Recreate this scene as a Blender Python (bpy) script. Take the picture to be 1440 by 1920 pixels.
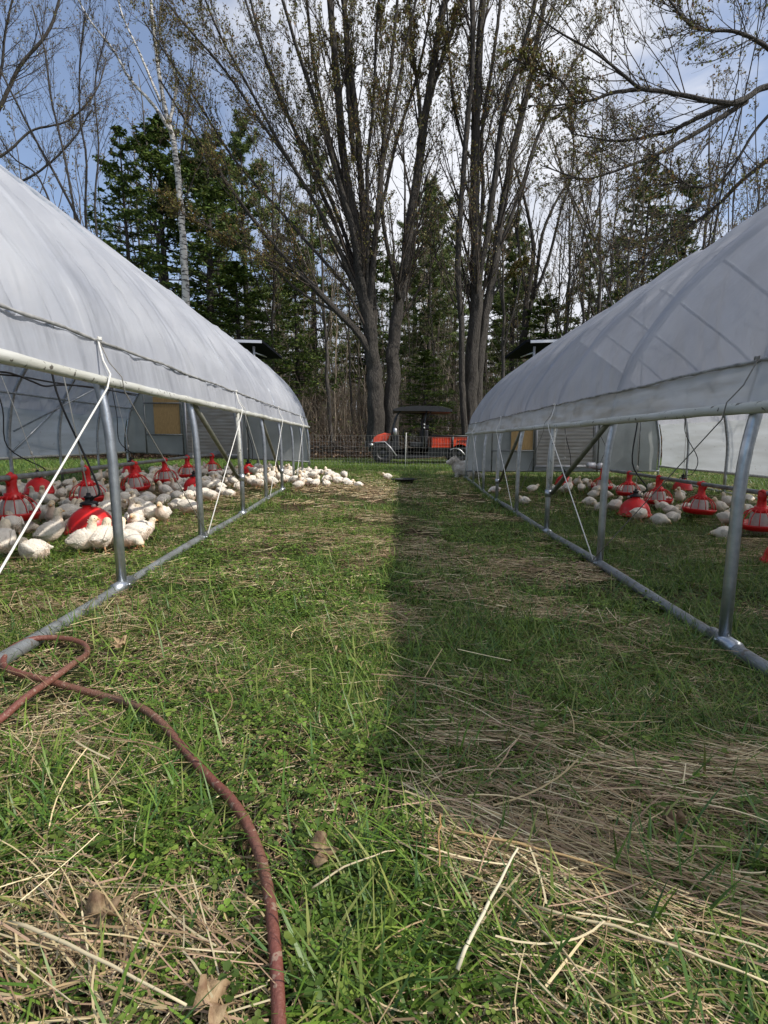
import bpy, math, random
import numpy as np
from mathutils import Vector, noise as mnoise

for _o in list(bpy.data.objects): bpy.data.objects.remove(_o)
SC = bpy.context.scene
COL = SC.collection
R = math.radians

# ------------------------------------------------------------------ camera
F, HC, TH = 950.0, 0.86, math.atan(135 / 950.0)
cam = bpy.data.objects.new('camera', bpy.data.cameras.new('camera'))
COL.objects.link(cam)
cam.location = (0, 0, HC)
cam.rotation_euler = (math.pi / 2 - TH, 0, 0)
cam.data.sensor_fit = 'VERTICAL'
cam.data.sensor_height = 24
cam.data.sensor_width = 18
cam.data.lens = 24 * F / 1920
cam.data.clip_start = 0.05
cam.data.clip_end = 2000
SC.camera = cam

# ------------------------------------------------------------------ sky, sun, exposure
SUN_EL, SUN_AZ = R(42), R(108)       # azimuth clockwise from +Y: from the right, slightly behind
w = bpy.data.worlds.new('World'); SC.world = w; w.use_nodes = True
nt = w.node_tree; nt.nodes.clear()
def wn(t, **k):
    n = nt.nodes.new(t)
    for a, b in k.items(): setattr(n, a, b)
    return n
wo = wn('ShaderNodeOutputWorld'); bg = wn('ShaderNodeBackground'); bg.inputs[1].default_value = 0.14
sky = wn('ShaderNodeTexSky', sky_type='NISHITA', sun_disc=False, sun_elevation=SUN_EL, sun_rotation=SUN_AZ)
sky.air_density = 1.0; sky.dust_density = 1.6; sky.ozone_density = 2.0
tc = wn('ShaderNodeTexCoord')
mp = wn('ShaderNodeMapping'); mp.inputs['Scale'].default_value = (1.0, 1.0, 1.9); mp.inputs['Location'].default_value = (0.35, 0.1, 0.2)
nz = wn('ShaderNodeTexNoise'); nz.inputs['Scale'].default_value = 2.6; nz.inputs['Detail'].default_value = 9; nz.inputs['Roughness'].default_value = 0.58
nz.inputs['Distortion'].default_value = 0.35
nt.links.new(tc.outputs['Generated'], mp.inputs[0]); nt.links.new(mp.outputs[0], nz.inputs[0])
sep = wn('ShaderNodeSeparateXYZ'); nt.links.new(tc.outputs['Generated'], sep.inputs[0])
ab = wn('ShaderNodeMath', operation='ABSOLUTE'); 
sb = wn('ShaderNodeMath', operation='SUBTRACT'); sb.inputs[1].default_value = 0.08
nt.links.new(sep.outputs[0], sb.inputs[0]); nt.links.new(sb.outputs[0], ab.inputs[0])
ml = wn('ShaderNodeMath', operation='MULTIPLY_ADD'); ml.inputs[1].default_value = -0.78; ml.inputs[2].default_value = 0.275
nt.links.new(ab.outputs[0], ml.inputs[0])
ad = wn('ShaderNodeMath', operation='ADD'); nt.links.new(nz.outputs[0], ad.inputs[0]); nt.links.new(ml.outputs[0], ad.inputs[1])
mr = wn('ShaderNodeMapRange', interpolation_type='SMOOTHSTEP'); mr.inputs[1].default_value = 0.40; mr.inputs[2].default_value = 0.70; mr.inputs[3].default_value = 0.18
nt.links.new(ad.outputs[0], mr.inputs[0])
cr = wn('ShaderNodeValToRGB')
cr.color_ramp.elements[0].color = (3.9, 4.2, 5.0, 1); cr.color_ramp.elements[1].color = (6.2, 6.35, 6.8, 1)
cr.color_ramp.elements[0].position = 0.35; cr.color_ramp.elements[1].position = 0.75
nt.links.new(ad.outputs[0], cr.inputs[0])
mx = wn('ShaderNodeMixRGB'); nt.links.new(mr.outputs[0], mx.inputs[0]); sk2 = wn('ShaderNodeMixRGB', blend_type='MULTIPLY'); sk2.inputs[0].default_value = 1; sk2.inputs[2].default_value = (1.12, 1.15, 1.2, 1); nt.links.new(sky.outputs[0], sk2.inputs[1]); nt.links.new(sk2.outputs[0], mx.inputs[1]); nt.links.new(cr.outputs[0], mx.inputs[2])
nt.links.new(mx.outputs[0], bg.inputs[0]); nt.links.new(bg.outputs[0], wo.inputs[0])

sun = bpy.data.objects.new('sun', bpy.data.lights.new('sun', 'SUN')); COL.objects.link(sun)
sun.data.energy = 4.0; sun.data.angle = R(0.8); sun.data.color = (1.0, 0.94, 0.85)
sd = Vector((math.sin(SUN_AZ) * math.cos(SUN_EL), math.cos(SUN_AZ) * math.cos(SUN_EL), math.sin(SUN_EL)))
sun.rotation_euler = sd.to_track_quat('Z', 'Y').to_euler()
sun.location = (20, 0, 30)
SC.view_settings.view_transform = 'Standard'; SC.view_settings.look = 'None'
SC.view_settings.exposure = 0.1; SC.view_settings.gamma = 1
SC.render.engine = 'CYCLES'
SC.cycles.use_adaptive_sampling = True
SC.cycles.max_bounces = 8; SC.cycles.transparent_max_bounces = 12; SC.cycles.diffuse_bounces = 3

# ------------------------------------------------------------------ placing helpers
def gz(x, y):
    x = np.asarray(x, float); y = np.asarray(y, float)
    side = -np.where(x > 0, 0.095, 0.075) * np.tanh(x / 1.6) * np.clip((18 - y) / 9, 0, 1)
    up = 0.09 * np.clip((y - 8.0) / 4, 0, 1)
    s = np.clip((y - 20.5) / 11, 0, 1); bank = 1.05 * s * s * (3 - 2 * s) + np.clip(y - 31, 0, 400) * 0.012
    return side + up + bank
def ray(px, py):
    a = (px - 720) / F; b = -(py - 960) / F
    return np.array([a, math.cos(TH) + b * math.sin(TH), -math.sin(TH) + b * math.cos(TH)])
def G(px, py, dz=0.0):
    """ground point seen at a pixel of the 1440x1920 photograph"""
    r = ray(px, py); z = 0.0
    for _ in range(40):
        t = (z + dz - HC) / r[2]
        if t < 0 or t * r[1] > 60: t = 60 / r[1]
        z = 0.6 * z + 0.4 * float(gz(r[0] * t, r[1] * t))
    return np.array([r[0] * t, r[1] * t, z])
def P(px, py, y):
    r = ray(px, py); t = y / r[1]
    return np.array([r[0] * t, y, HC + r[2] * t])
def proj(p):
    x, y, z = p[0], p[1], p[2] - HC
    d = y * math.cos(TH) - z * math.sin(TH); v = y * math.sin(TH) + z * math.cos(TH)
    return 720 + F * x / d, 960 - F * v / d

# ------------------------------------------------------------------ object helpers
def tag(o, label=None, cat=None, group=None, kind=None):
    if label: o['label'] = label
    if cat: o['category'] = cat
    if group: o['group'] = group
    if kind: o['kind'] = kind
    return o
def empty(name, loc=(0, 0, 0), rz=0.0, label=None, cat=None, group=None):
    o = bpy.data.objects.new(name, None); COL.objects.link(o)
    o.location = loc; o.rotation_euler = (0, 0, rz); o.empty_display_size = 0.1
    return tag(o, label, cat, group)
KIDS = {}
def copy_tree(o, parent=None):
    c = o.copy(); COL.objects.link(c); c.parent = parent
    KIDS[c.name] = []
    for ch in KIDS.get(o.name, []): KIDS[c.name].append(copy_tree(ch, c))
    return c

class MB:
    """collects tubes, boxes, lathes and loose faces; build() links them as ONE mesh object"""
    def __init__(s): s.v = []; s.q = []; s.t = []; s.c = []; s.n = 0; s.mq = []; s.mt = []; s.tb = {}
    def raw(s, v, q=None, t=None, c=None, m=0):
        v = np.asarray(v, float).reshape(-1, 3)
        s.v.append(v)
        s.c.append(np.tile(np.array([1, 1, 1.]), (len(v), 1)) if c is None else np.broadcast_to(np.asarray(c, float), (len(v), 3)))
        if q is not None and len(q): q = np.asarray(q, int).reshape(-1, 4); s.q.append(q + s.n); s.mq.append(np.full(len(q), m))
        if t is not None and len(t): t = np.asarray(t, int).reshape(-1, 3); s.t.append(t + s.n); s.mt.append(np.full(len(t), m))
        s.n += len(v)
        return s
    def tubes(s, Pn, Rn, sides=4, caps=False, m=0, c=None):
        """Pn (N,n,3) polylines, Rn (N,n) radii"""
        Pn = np.asarray(Pn, float); Rn = np.asarray(Rn, float)
        if Pn.ndim == 2: Pn = Pn[None]; Rn = np.broadcast_to(Rn, Pn.shape[1:2])[None] if Rn.ndim < 2 else Rn
        N, n, _ = Pn.shape
        T = np.gradient(Pn, axis=1); T /= np.linalg.norm(T, axis=2, keepdims=True) + 1e-9
        ref = np.where(np.abs(T[:, 0, 2:3]) > 0.8, np.array([1., 0, 0]), np.array([0, 0, 1.]))
        A = np.zeros_like(T); a = np.cross(T[:, 0], ref); a /= np.linalg.norm(a, axis=1, keepdims=True) + 1e-9; A[:, 0] = a
        for i in range(1, n):                # parallel transport
            a = a - (a * T[:, i]).sum(1, keepdims=True) * T[:, i]; a /= np.linalg.norm(a, axis=1, keepdims=True) + 1e-9; A[:, i] = a
        B = np.cross(T, A)
        an = np.arange(sides) * 2 * math.pi / sides
        V = Pn[:, :, None] + Rn[:, :, None, None] * (A[:, :, None] * np.cos(an)[:, None] + B[:, :, None] * np.sin(an)[:, None])
        i = np.arange(n - 1)[:, None] * sides; j = np.arange(sides)[None]; j2 = (j + 1) % sides
        q = np.stack([i + j, i + j2, i + sides + j2, i + sides + j], -1).reshape(-1, 4)
        q = (q[None] + (np.arange(N) * n * sides)[:, None, None]).reshape(-1, 4)
        base = s.n
        s.raw(V.reshape(-1, 3), q=q, m=m, c=c)
        if caps:
            for k in range(N):
                for e, fl in ((0, 1), (n - 1, 0)):
                    o = k * n * sides + e * sides
                    t = [[o, o + (a + 1 if fl == 0 else a + 2) - (0 if fl == 0 else 0), o + (a + 2 if fl == 0 else a + 1)] for a in range(sides - 2)]
                    s.t.append(np.array(t) + base); s.mt.append(np.full(len(t), m))
        return s
    def tube(s, pts, r, sides=8, caps=True, m=0, c=None):
        pts = np.asarray(pts, float); r = np.broadcast_to(np.asarray(r, float), (len(pts),))
        return s.tubes(pts[None], r[None], sides, caps, m, c)
    def box(s, lo, hi, m=0, M=None, c=None, taper=None):
        x0, y0, z0 = lo; x1, y1, z1 = hi
        v = np.array([[x0, y0, z0], [x1, y0, z0], [x1, y1, z0], [x0, y1, z0], [x0, y0, z1], [x1, y0, z1], [x1, y1, z1], [x0, y1, z1]], float)
        if taper:
            cx, cy = (x0 + x1) / 2, (y0 + y1) / 2
            v[4:, 0] = cx + (v[4:, 0] - cx) * taper; v[4:, 1] = cy + (v[4:, 1] - cy) * taper
        if M is not None: v = v @ np.asarray(M, float)[:3, :3].T + np.asarray(M, float)[:3, 3]
        return s.raw(v, q=[[0, 3, 2, 1], [4, 5, 6, 7], [0, 1, 5, 4], [1, 2, 6, 5], [2, 3, 7, 6], [3, 0, 4, 7]], m=m, c=c)
    def lathe(s, prof, sides=24, loc=(0, 0, 0), m=0, c=None, axis='z'):
        pr = np.asarray(prof, float); n = len(pr); an = np.arange(sides) * 2 * math.pi / sides
        V = np.stack([pr[:, 0:1] * np.cos(an), pr[:, 0:1] * np.sin(an), np.broadcast_to(pr[:, 1:2], (n, sides))], -1)
        if axis == 'x': V = V[..., [2, 0, 1]]
        if axis == 'y': V = V[..., [1, 2, 0]]
        i = np.arange(n - 1)[:, None] * sides; j = np.arange(sides)[None]; j2 = (j + 1) % sides
        q = np.stack([i + j, i + j2, i + sides + j2, i + sides + j], -1).reshape(-1, 4)
        return s.raw(V.reshape(-1, 3) + np.asarray(loc), q=q, m=m, c=c)
    def prism(s, xz, y0, y1, m=0, c=None):
        """outline in x,z extruded along y"""
        k = len(xz); v = [[a, y0, b] for a, b in xz] + [[a, y1, b] for a, b in xz]
        t = [[0, i, i + 1] for i in range(1, k - 1)] + [[k, k + i + 1, k + i] for i in range(1, k - 1)]
        q = [[i, k + i, k + (i + 1) % k, (i + 1) % k] for i in range(k)]
        return s.raw(v, q=q, t=t, m=m, c=c)
    def grid(s, V, m=0, c=None):
        V = np.asarray(V, float); a, b, _ = V.shape
        i = np.arange(a - 1)[:, None] * b; j = np.arange(b - 1)[None]
        q = np.stack([i + j, i + j + 1, i + b + j + 1, i + b + j], -1).reshape(-1, 4)
        return s.raw(V.reshape(-1, 3), q=q, m=m, c=c)
    def build(s, name, mats, parent=None, smooth=True, loc=None):
        v = np.concatenate(s.v) if s.v else np.zeros((0, 3))
        q = np.concatenate(s.q) if s.q else np.zeros((0, 4), int); t = np.concatenate(s.t) if s.t else np.zeros((0, 3), int)
        me = bpy.data.meshes.new(name); me.vertices.add(len(v)); me.vertices.foreach_set('co', v.astype(np.float32).ravel())
        nl = len(q) * 4 + len(t) * 3
        me.loops.add(nl); me.loops.foreach_set('vertex_index', np.concatenate([q.ravel(), t.ravel()]).astype(np.int32))
        me.polygons.add(len(q) + len(t))
        st = np.concatenate([np.arange(len(q)) * 4, len(q) * 4 + np.arange(len(t)) * 3]).astype(np.int32)
        me.polygons.foreach_set('loop_start', st)
        mi = np.concatenate([np.concatenate(s.mq) if s.mq else np.zeros(0, int), np.concatenate(s.mt) if s.mt else np.zeros(0, int)]).astype(np.int32)
        me.polygons.foreach_set('material_index', mi)
        me.polygons.foreach_set('use_smooth', np.full(len(mi), bool(smooth)))
        at = me.attributes.new('tint', 'FLOAT_COLOR', 'POINT')
        c = np.concatenate(s.c) if s.c else np.zeros((0, 3))
        at.data.foreach_set('color', np.concatenate([c, np.ones((len(c), 1))], 1).astype(np.float32).ravel())
        me.update(calc_edges=True); me.validate()
        for mm in (mats if isinstance(mats, (list, tuple)) else [mats]): me.materials.append(mm)
        o = bpy.data.objects.new(name, me); COL.objects.link(o)
        if parent is not None: o.parent = parent; KIDS.setdefault(parent.name, []).append(o)
        if loc is not None: o.location = loc
        return o

def smooth_path(pts, n=40):
    p = np.asarray(pts, float); k = len(p)
    q = np.vstack([2 * p[0] - p[1], p, 2 * p[-1] - p[-2]])
    out = []
    for u in np.linspace(0, k - 1 - 1e-6, n):
        i = int(u); f = u - i; a, b, c, d = q[i], q[i + 1], q[i + 2], q[i + 3]
        out.append(0.5 * ((2 * b) + (-a + c) * f + (2 * a - 5 * b + 4 * c - d) * f * f + (-a + 3 * b - 3 * c + d) * f ** 3))
    return np.array(out)

# ------------------------------------------------------------------ materials
def mat(name, col, rough=0.6, metal=0.0, var=None, vs=8.0, bump=0.0, bs=40.0, stretch=None, tint=False, trans=0.0, transp=0.0, spec=0.5,
        spots=None, rnd=0.0, coat=0.0, detail=5, bdist=0.02, vlo=0.35, vhi=0.65, var_coord='Object', rvar=0.0):
    m = bpy.data.materials.new(name); m.use_nodes = True; t = m.node_tree; N = t.nodes; L = t.links; N.clear()
    out = N.new('ShaderNodeOutputMaterial'); b = N.new('ShaderNodeBsdfPrincipled')
    b.inputs['Roughness'].default_value = rough; b.inputs['Metallic'].default_value = metal
    b.inputs['Specular IOR Level'].default_value = spec; b.inputs['Coat Weight'].default_value = coat
    tcn = N.new('ShaderNodeTexCoord'); mpn = N.new('ShaderNodeMapping'); L.new(tcn.outputs[var_coord], mpn.inputs[0])
    if stretch: mpn.inputs['Scale'].default_value = stretch
    rgb = N.new('ShaderNodeRGB'); rgb.outputs[0].default_value = (*col, 1); cur = rgb.outputs[0]
    if var is not None:
        nn = N.new('ShaderNodeTexNoise'); nn.inputs['Scale'].default_value = vs; nn.inputs['Detail'].default_value = detail; L.new(mpn.outputs[0], nn.inputs[0])
        r_ = N.new('ShaderNodeMapRange'); r_.inputs[1].default_value = vlo; r_.inputs[2].default_value = vhi; L.new(nn.outputs[0], r_.inputs[0])
        x = N.new('ShaderNodeMixRGB'); x.inputs[2].default_value = (*var, 1); L.new(r_.outputs[0], x.inputs[0]); L.new(cur, x.inputs[1]); cur = x.outputs[0]
        if rvar:
            rr = N.new('ShaderNodeMath'); rr.operation = 'MULTIPLY_ADD'; rr.inputs[1].default_value = rvar; rr.inputs[2].default_value = rough - rvar / 2
            L.new(nn.outputs[0], rr.inputs[0]); L.new(rr.outputs[0], b.inputs['Roughness'])
    if spots:
        sc, sz, scol, amt = spots
        nn = N.new('ShaderNodeTexNoise'); nn.inputs['Scale'].default_value = sc; nn.inputs['Detail'].default_value = 3; L.new(tcn.outputs['Object'], nn.inputs[0])
        r_ = N.new('ShaderNodeMapRange'); r_.inputs[1].default_value = sz; r_.inputs[2].default_value = sz + 0.04; r_.inputs[4].default_value = amt; L.new(nn.outputs[0], r_.inputs[0])
        x = N.new('ShaderNodeMixRGB'); x.inputs[2].default_value = (*scol, 1); L.new(r_.outputs[0], x.inputs[0]); L.new(cur, x.inputs[1]); cur = x.outputs[0]
    if tint:
        a = N.new('ShaderNodeAttribute'); a.attribute_name = 'tint'
        x = N.new('ShaderNodeMixRGB'); x.blend_type = 'MULTIPLY'; x.inputs[0].default_value = 1; L.new(cur, x.inputs[1]); L.new(a.outputs['Color'], x.inputs[2]); cur = x.outputs[0]
    if rnd:
        oi = N.new('ShaderNodeObjectInfo'); r_ = N.new('ShaderNodeMapRange'); r_.inputs[3].default_value = 1 - rnd; r_.inputs[4].default_value = 1 + rnd * 0.4
        L.new(oi.outputs['Random'], r_.inputs[0]); x = N.new('ShaderNodeMixRGB'); x.blend_type = 'MULTIPLY'; x.inputs[0].default_value = 1
        L.new(cur, x.inputs[1]); L.new(r_.outputs[0], x.inputs[2]); cur = x.outputs[0]
    L.new(cur, b.inputs['Base Color'])
    if bump:
        nn = N.new('ShaderNodeTexNoise'); nn.inputs['Scale'].default_value = bs; nn.inputs['Detail'].default_value = 4; L.new(mpn.outputs[0], nn.inputs[0])
        bp = N.new('ShaderNodeBump'); bp.inputs['Strength'].default_value = min(bump, 1.0); bp.inputs['Distance'].default_value = bdist; L.new(nn.outputs[0], bp.inputs['Height'])
        L.new(bp.outputs[0], b.inputs['Normal'])
    sh = b.outputs[0]
    if trans:
        tr = N.new('ShaderNodeBsdfTranslucent'); L.new(cur, tr.inputs[0]); mxs = N.new('ShaderNodeMixShader'); mxs.inputs[0].default_value = trans
        L.new(sh, mxs.inputs[1]); L.new(tr.outputs[0], mxs.inputs[2]); sh = mxs.outputs[0]
    if transp:
        tp = N.new('ShaderNodeBsdfTransparent'); mxs = N.new('ShaderNodeMixShader'); mxs.inputs[0].default_value = transp
        L.new(sh, mxs.inputs[1]); L.new(tp.outputs[0], mxs.inputs[2]); sh = mxs.outputs[0]
    L.new(sh, out.inputs[0])
    return m

M = {}
M['film'] = mat('plastic_film', (0.56, 0.58, 0.62), 0.5, var=(0.42, 0.44, 0.49), vs=2.2, bump=0.25, bs=9, trans=0.36, transp=0.12, spec=0.25, stretch=(1, 0.6, 1))
def fold_bump(m, sc, dist, ang):
    t = m.node_tree; N = t.nodes; L = t.links; tcn = N.new('ShaderNodeTexCoord'); mp_ = N.new('ShaderNodeMapping'); mp_.inputs['Scale'].default_value = sc; mp_.inputs['Rotation'].default_value = ang
    L.new(tcn.outputs['Object'], mp_.inputs[0]); n1 = N.new('ShaderNodeTexNoise'); n1.inputs['Scale'].default_value = 1.0; n1.inputs['Detail'].default_value = 4; n1.inputs['Roughness'].default_value = 0.45; L.new(mp_.outputs[0], n1.inputs[0])
    bp = N.new('ShaderNodeBump'); bp.inputs['Strength'].default_value = 1.0; bp.inputs['Distance'].default_value = dist; L.new(n1.outputs[0], bp.inputs['Height'])
    for nd in list(N):
        if nd.bl_idname in ('ShaderNodeBsdfPrincipled', 'ShaderNodeBsdfTranslucent'):
            for lk in list(nd.inputs['Normal'].links): L.new(lk.from_socket, bp.inputs['Normal']) if lk.from_node != bp else None
    for nd in list(N):
        if nd.bl_idname in ('ShaderNodeBsdfPrincipled', 'ShaderNodeBsdfTranslucent'): L.new(bp.outputs[0], nd.inputs['Normal'])
fold_bump(M['film'], (0.5, 3.6, 0.6), 0.10, (0.30, 0, 0))
M['film_right'] = mat('plastic_film_grey', (0.52, 0.53, 0.57), 0.55, var=(0.44, 0.45, 0.49), vs=1.8, bump=0.18, bs=7, trans=0.46, transp=0.13, spec=0.3)
fold_bump(M['film_right'], (0.6, 2.6, 0.9), 0.07, (-0.5, 0, 0))
M['skirt'] = mat('skirt_film', (0.60, 0.61, 0.61), 0.5, var=(0.40, 0.37, 0.31), vs=5, bump=0.25, bs=8, trans=0.36, transp=0.05, stretch=(1, 0.35, 2.2), vlo=0.46, vhi=0.72)
M['curtain'] = mat('curtain_film', (0.58, 0.61, 0.63), 0.55, var=(0.46, 0.48, 0.48), vs=3, bump=0.3, bs=6, trans=0.42, transp=0.03, stretch=(1, 0.3, 2.5), spots=(14, 0.66, (0.25, 0.22, 0.18), 0.4))
M['wall_sheet'] = mat('end_wall_sheet', (0.46, 0.49, 0.49), 0.6, var=(0.38, 0.40, 0.40), vs=3, bump=0.2, bs=6, trans=0.3)
M['poly'] = mat('corrugated_panel', (0.62, 0.62, 0.60), 0.4, var=(0.46, 0.43, 0.38), vs=3.5, trans=0.4, transp=0.06, stretch=(1, 1, 5))
M['ply'] = mat('plywood', (0.56, 0.38, 0.17), 0.75, var=(0.44, 0.29, 0.12), vs=10, stretch=(6, 1, 1), bump=0.1, bs=60)
M['galv'] = mat('galvanised_steel', (0.52, 0.55, 0.58), 0.34, 0.85, var=(0.36, 0.39, 0.42), vs=22, bump=0.05, bs=90, rvar=0.25)
M['galv_dull'] = mat('weathered_steel', (0.34, 0.36, 0.37), 0.5, 0.6, var=(0.22, 0.23, 0.22), vs=12, bump=0.1, bs=60, spots=(30, 0.63, (0.16, 0.12, 0.08), 0.6))
M['brace'] = mat('brace_steel', (0.25, 0.25, 0.21), 0.45, 0.6, var=(0.17, 0.17, 0.13), vs=12)
M['white_pipe'] = mat('rolled_film_pipe', (0.56, 0.57, 0.54), 0.5, var=(0.44, 0.44, 0.38), vs=9, bump=0.5, bs=12, spots=(34, 0.625, (0.06, 0.05, 0.035), 0.9), stretch=(1, 0.3, 1))
M['seam'] = mat('seam_strip', (0.16, 0.16, 0.15), 0.7, var=(0.36, 0.36, 0.35), vs=14)
M['rope'] = mat('white_rope', (0.72, 0.71, 0.66), 0.8, bump=0.2, bs=200)
M['cord'] = mat('thin_grey_cord', (0.22, 0.21, 0.19), 0.8)
M['red'] = mat('red_plastic', (0.80, 0.018, 0.020), 0.34, var=(0.54, 0.018, 0.016), vs=7, bump=0.03, bs=30, rnd=0.15, rvar=0.3, spots=(22, 0.67, (0.30, 0.20, 0.14), 0.5))
M['feedwhite'] = mat('white_feed_cylinder', (0.66, 0.63, 0.60), 0.5, trans=0.25, var=(0.55, 0.50, 0.44), vs=20)
M['black'] = mat('black_plastic', (0.012, 0.012, 0.013), 0.45)
M['hose_b'] = mat('black_tubing', (0.012, 0.012, 0.012), 0.5)
M['fluff'] = mat('chick_down', (0.84, 0.78, 0.68), 0.9, tint=True, var=(0.70, 0.62, 0.53), vs=14, bump=0.35, bs=70, rnd=0.12, spec=0.12, vlo=0.42, vhi=0.72)
M['beak'] = mat('beak', (0.62, 0.34, 0.14), 0.5)
M['shank'] = mat('chick_leg', (0.66, 0.36, 0.18), 0.6, var=(0.55, 0.28, 0.14), vs=60)
M['eye'] = mat('eye', (0.01, 0.008, 0.006), 0.15)
M['hose_r'] = mat('red_rubber_hose', (0.17, 0.046, 0.036), 0.55, var=(0.15, 0.085, 0.052), vs=1.6, bump=0.25, bs=120, spots=(70, 0.60, (0.30, 0.22, 0.16), 0.7), coat=0.05, rvar=0.4)
M['leaf'] = mat('leaf', (1, 1, 1), 0.5, tint=True, trans=0.25, spec=0.3)
M['blade'] = mat('grass_blade', (1, 1, 1), 0.42, tint=True, trans=0.25, spec=0.35)
M['straw'] = mat('dry_straw', (1, 1, 1), 0.6, tint=True, spec=0.3)
M['dead'] = mat('dead_leaf', (0.46, 0.34, 0.19), 0.7, var=(0.22, 0.13, 0.07), vs=40, bump=0.3, bs=80, trans=0.2, rnd=0.3)
M['bark'] = mat('bark', (0.085, 0.074, 0.062), 0.9, var=(0.028, 0.024, 0.020), vs=9, stretch=(5, 5, 0.7), bump=1.0, bs=9, detail=9, bdist=0.10)
M['bark_warm'] = mat('twig_bark', (0.060, 0.045, 0.034), 0.9, var=(0.030, 0.024, 0.019), vs=6)
M['bark_grey'] = mat('grey_bark', (0.14, 0.125, 0.11), 0.9, var=(0.06, 0.053, 0.045), vs=6, stretch=(3, 3, 0.8), rnd=0.4)
M['bark_pale'] = mat('pale_bark', (0.42, 0.35, 0.27), 0.9, var=(0.20, 0.165, 0.125), vs=5, stretch=(2, 2, 0.6), rnd=0.45)
M['birch'] = mat('birch_bark', (0.58, 0.56, 0.52), 0.7, var=(0.05, 0.045, 0.04), vs=5, stretch=(1, 1, 3.2), vlo=0.50, vhi=0.60)
M['needle'] = mat('needles', (1, 1, 1), 0.6, tint=True, trans=0.2, spec=0.2)
M['net'] = mat('fence_twine', (0.32, 0.32, 0.31), 0.7)
M['orange'] = mat('orange_red_paint', (0.85, 0.085, 0.028), 0.35, var=(0.52, 0.045, 0.016), vs=6, coat=0.3)
M['blackpaint'] = mat('black_body_plastic', (0.012, 0.013, 0.016), 0.5, var=(0.022, 0.022, 0.024), vs=6)
M['tyre'] = mat('tyre_rubber', (0.018, 0.018, 0.018), 0.85, bump=0.3, bs=40)
M['silver'] = mat('silver_trim', (0.45, 0.45, 0.47), 0.35, 0.4)
M['dark_text'] = mat('dark_lettering', (0.05, 0.012, 0.012), 0.5)
M['lens'] = mat('lamp_lens', (0.7, 0.7, 0.7), 0.1)
M['panel'] = mat('solar_cells', (0.008, 0.009, 0.012), 0.6, spec=0.05)
M['alu'] = mat('aluminium', (0.62, 0.63, 0.66), 0.4, 0.3)
M['dog'] = mat('dog_fur', (0.80, 0.76, 0.69), 0.95, tint=True, var=(0.50, 0.45, 0.38), vs=9, bump=1.0, bs=30, spec=0.1)
M['trough'] = mat('black_rubber', (0.018, 0.018, 0.02), 0.6)

# ground: soil, thatch, lawn further off, leaf litter in the wood
def ground_mat():
    m = bpy.data.materials.new('ground_soil_and_thatch'); m.use_nodes = True; t = m.node_tree; N = t.nodes; L = t.links; N.clear()
    out = N.new('ShaderNodeOutputMaterial'); b = N.new('ShaderNodeBsdfPrincipled'); b.inputs['Roughness'].default_value = 0.95; b.inputs['Specular IOR Level'].default_value = 0.1
    tcn = N.new('ShaderNodeTexCoord'); sepn = N.new('ShaderNodeSeparateXYZ'); L.new(tcn.outputs['Object'], sepn.inputs[0])
    def noise(sc, det=6, dist=0.0):
        n = N.new('ShaderNodeTexNoise'); n.inputs['Scale'].default_value = sc; n.inputs['Detail'].default_value = det; n.inputs['Distortion'].default_value = dist
        L.new(tcn.outputs['Object'], n.inputs[0]); return n.outputs[0]
    def rng_(x, a, b_):
        r_ = N.new('ShaderNodeMapRange'); r_.interpolation_type = 'SMOOTHSTEP'; r_.inputs[1].default_value = a; r_.inputs[2].default_value = b_; L.new(x, r_.inputs[0]); return r_.outputs[0]
    def mix(f, a, b_):
        x = N.new('ShaderNodeMixRGB'); L.new(f, x.inputs[0])
        for i, c in ((1, a), (2, b_)):
            if isinstance(c, tuple): x.inputs[i].default_value = (*c, 1)
            else: L.new(c, x.inputs[i])
        return x.outputs[0]
    soil = mix(rng_(noise(38, 8, 0.6), 0.38, 0.66), (0.028, 0.019, 0.012), (0.15, 0.105, 0.062))
    green = mix(rng_(noise(60, 8), 0.35, 0.65), (0.020, 0.034, 0.008), (0.070, 0.095, 0.026))
    near = mix(rng_(noise(2.3, 6), 0.38, 0.62), soil, green)
    lawn = mix(rng_(noise(9, 8), 0.35, 0.65), (0.050, 0.095, 0.018), (0.13, 0.15, 0.05))
    far = mix(rng_(sepn.outputs[1], 8.5, 13.0), near, lawn)
    litter = mix(rng_(noise(7, 9, 0.4), 0.35, 0.65), (0.040, 0.026, 0.017), (0.15, 0.095, 0.06))
    ya = N.new('ShaderNodeMath'); ya.operation = 'MULTIPLY_ADD'; ya.inputs[1].default_value = 3.5; L.new(noise(0.7, 5), ya.inputs[0]); L.new(sepn.outputs[1], ya.inputs[2])
    colr = mix(rng_(ya.outputs[0], 21.2, 22.6), far, litter)
    L.new(colr, b.inputs['Base Color'])
    bp = N.new('ShaderNodeBump'); bp.inputs['Strength'].default_value = 0.9; bp.inputs['Distance'].default_value = 0.03
    L.new(noise(70, 8), bp.inputs['Height']); L.new(bp.outputs[0], b.inputs['Normal'])
    L.new(b.outputs[0], out.inputs[0]); return m

def vn(x, y, s, seed=0.0):
    """cheap smooth value noise, vectorised"""
    x = np.asarray(x) * s + seed * 17.3; y = np.asarray(y) * s + seed * 9.1
    i = np.floor(x); j = np.floor(y); fx = x - i; fy = y - j
    fx = fx * fx * (3 - 2 * fx); fy = fy * fy * (3 - 2 * fy)
    h = lambda a, b: np.modf(np.abs(np.sin(a * 127.1 + b * 311.7) * 43758.5453))[0]
    return (h(i, j) * (1 - fx) + h(i + 1, j) * fx) * (1 - fy) + (h(i, j + 1) * (1 - fx) + h(i + 1, j + 1) * fx) * fy

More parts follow.
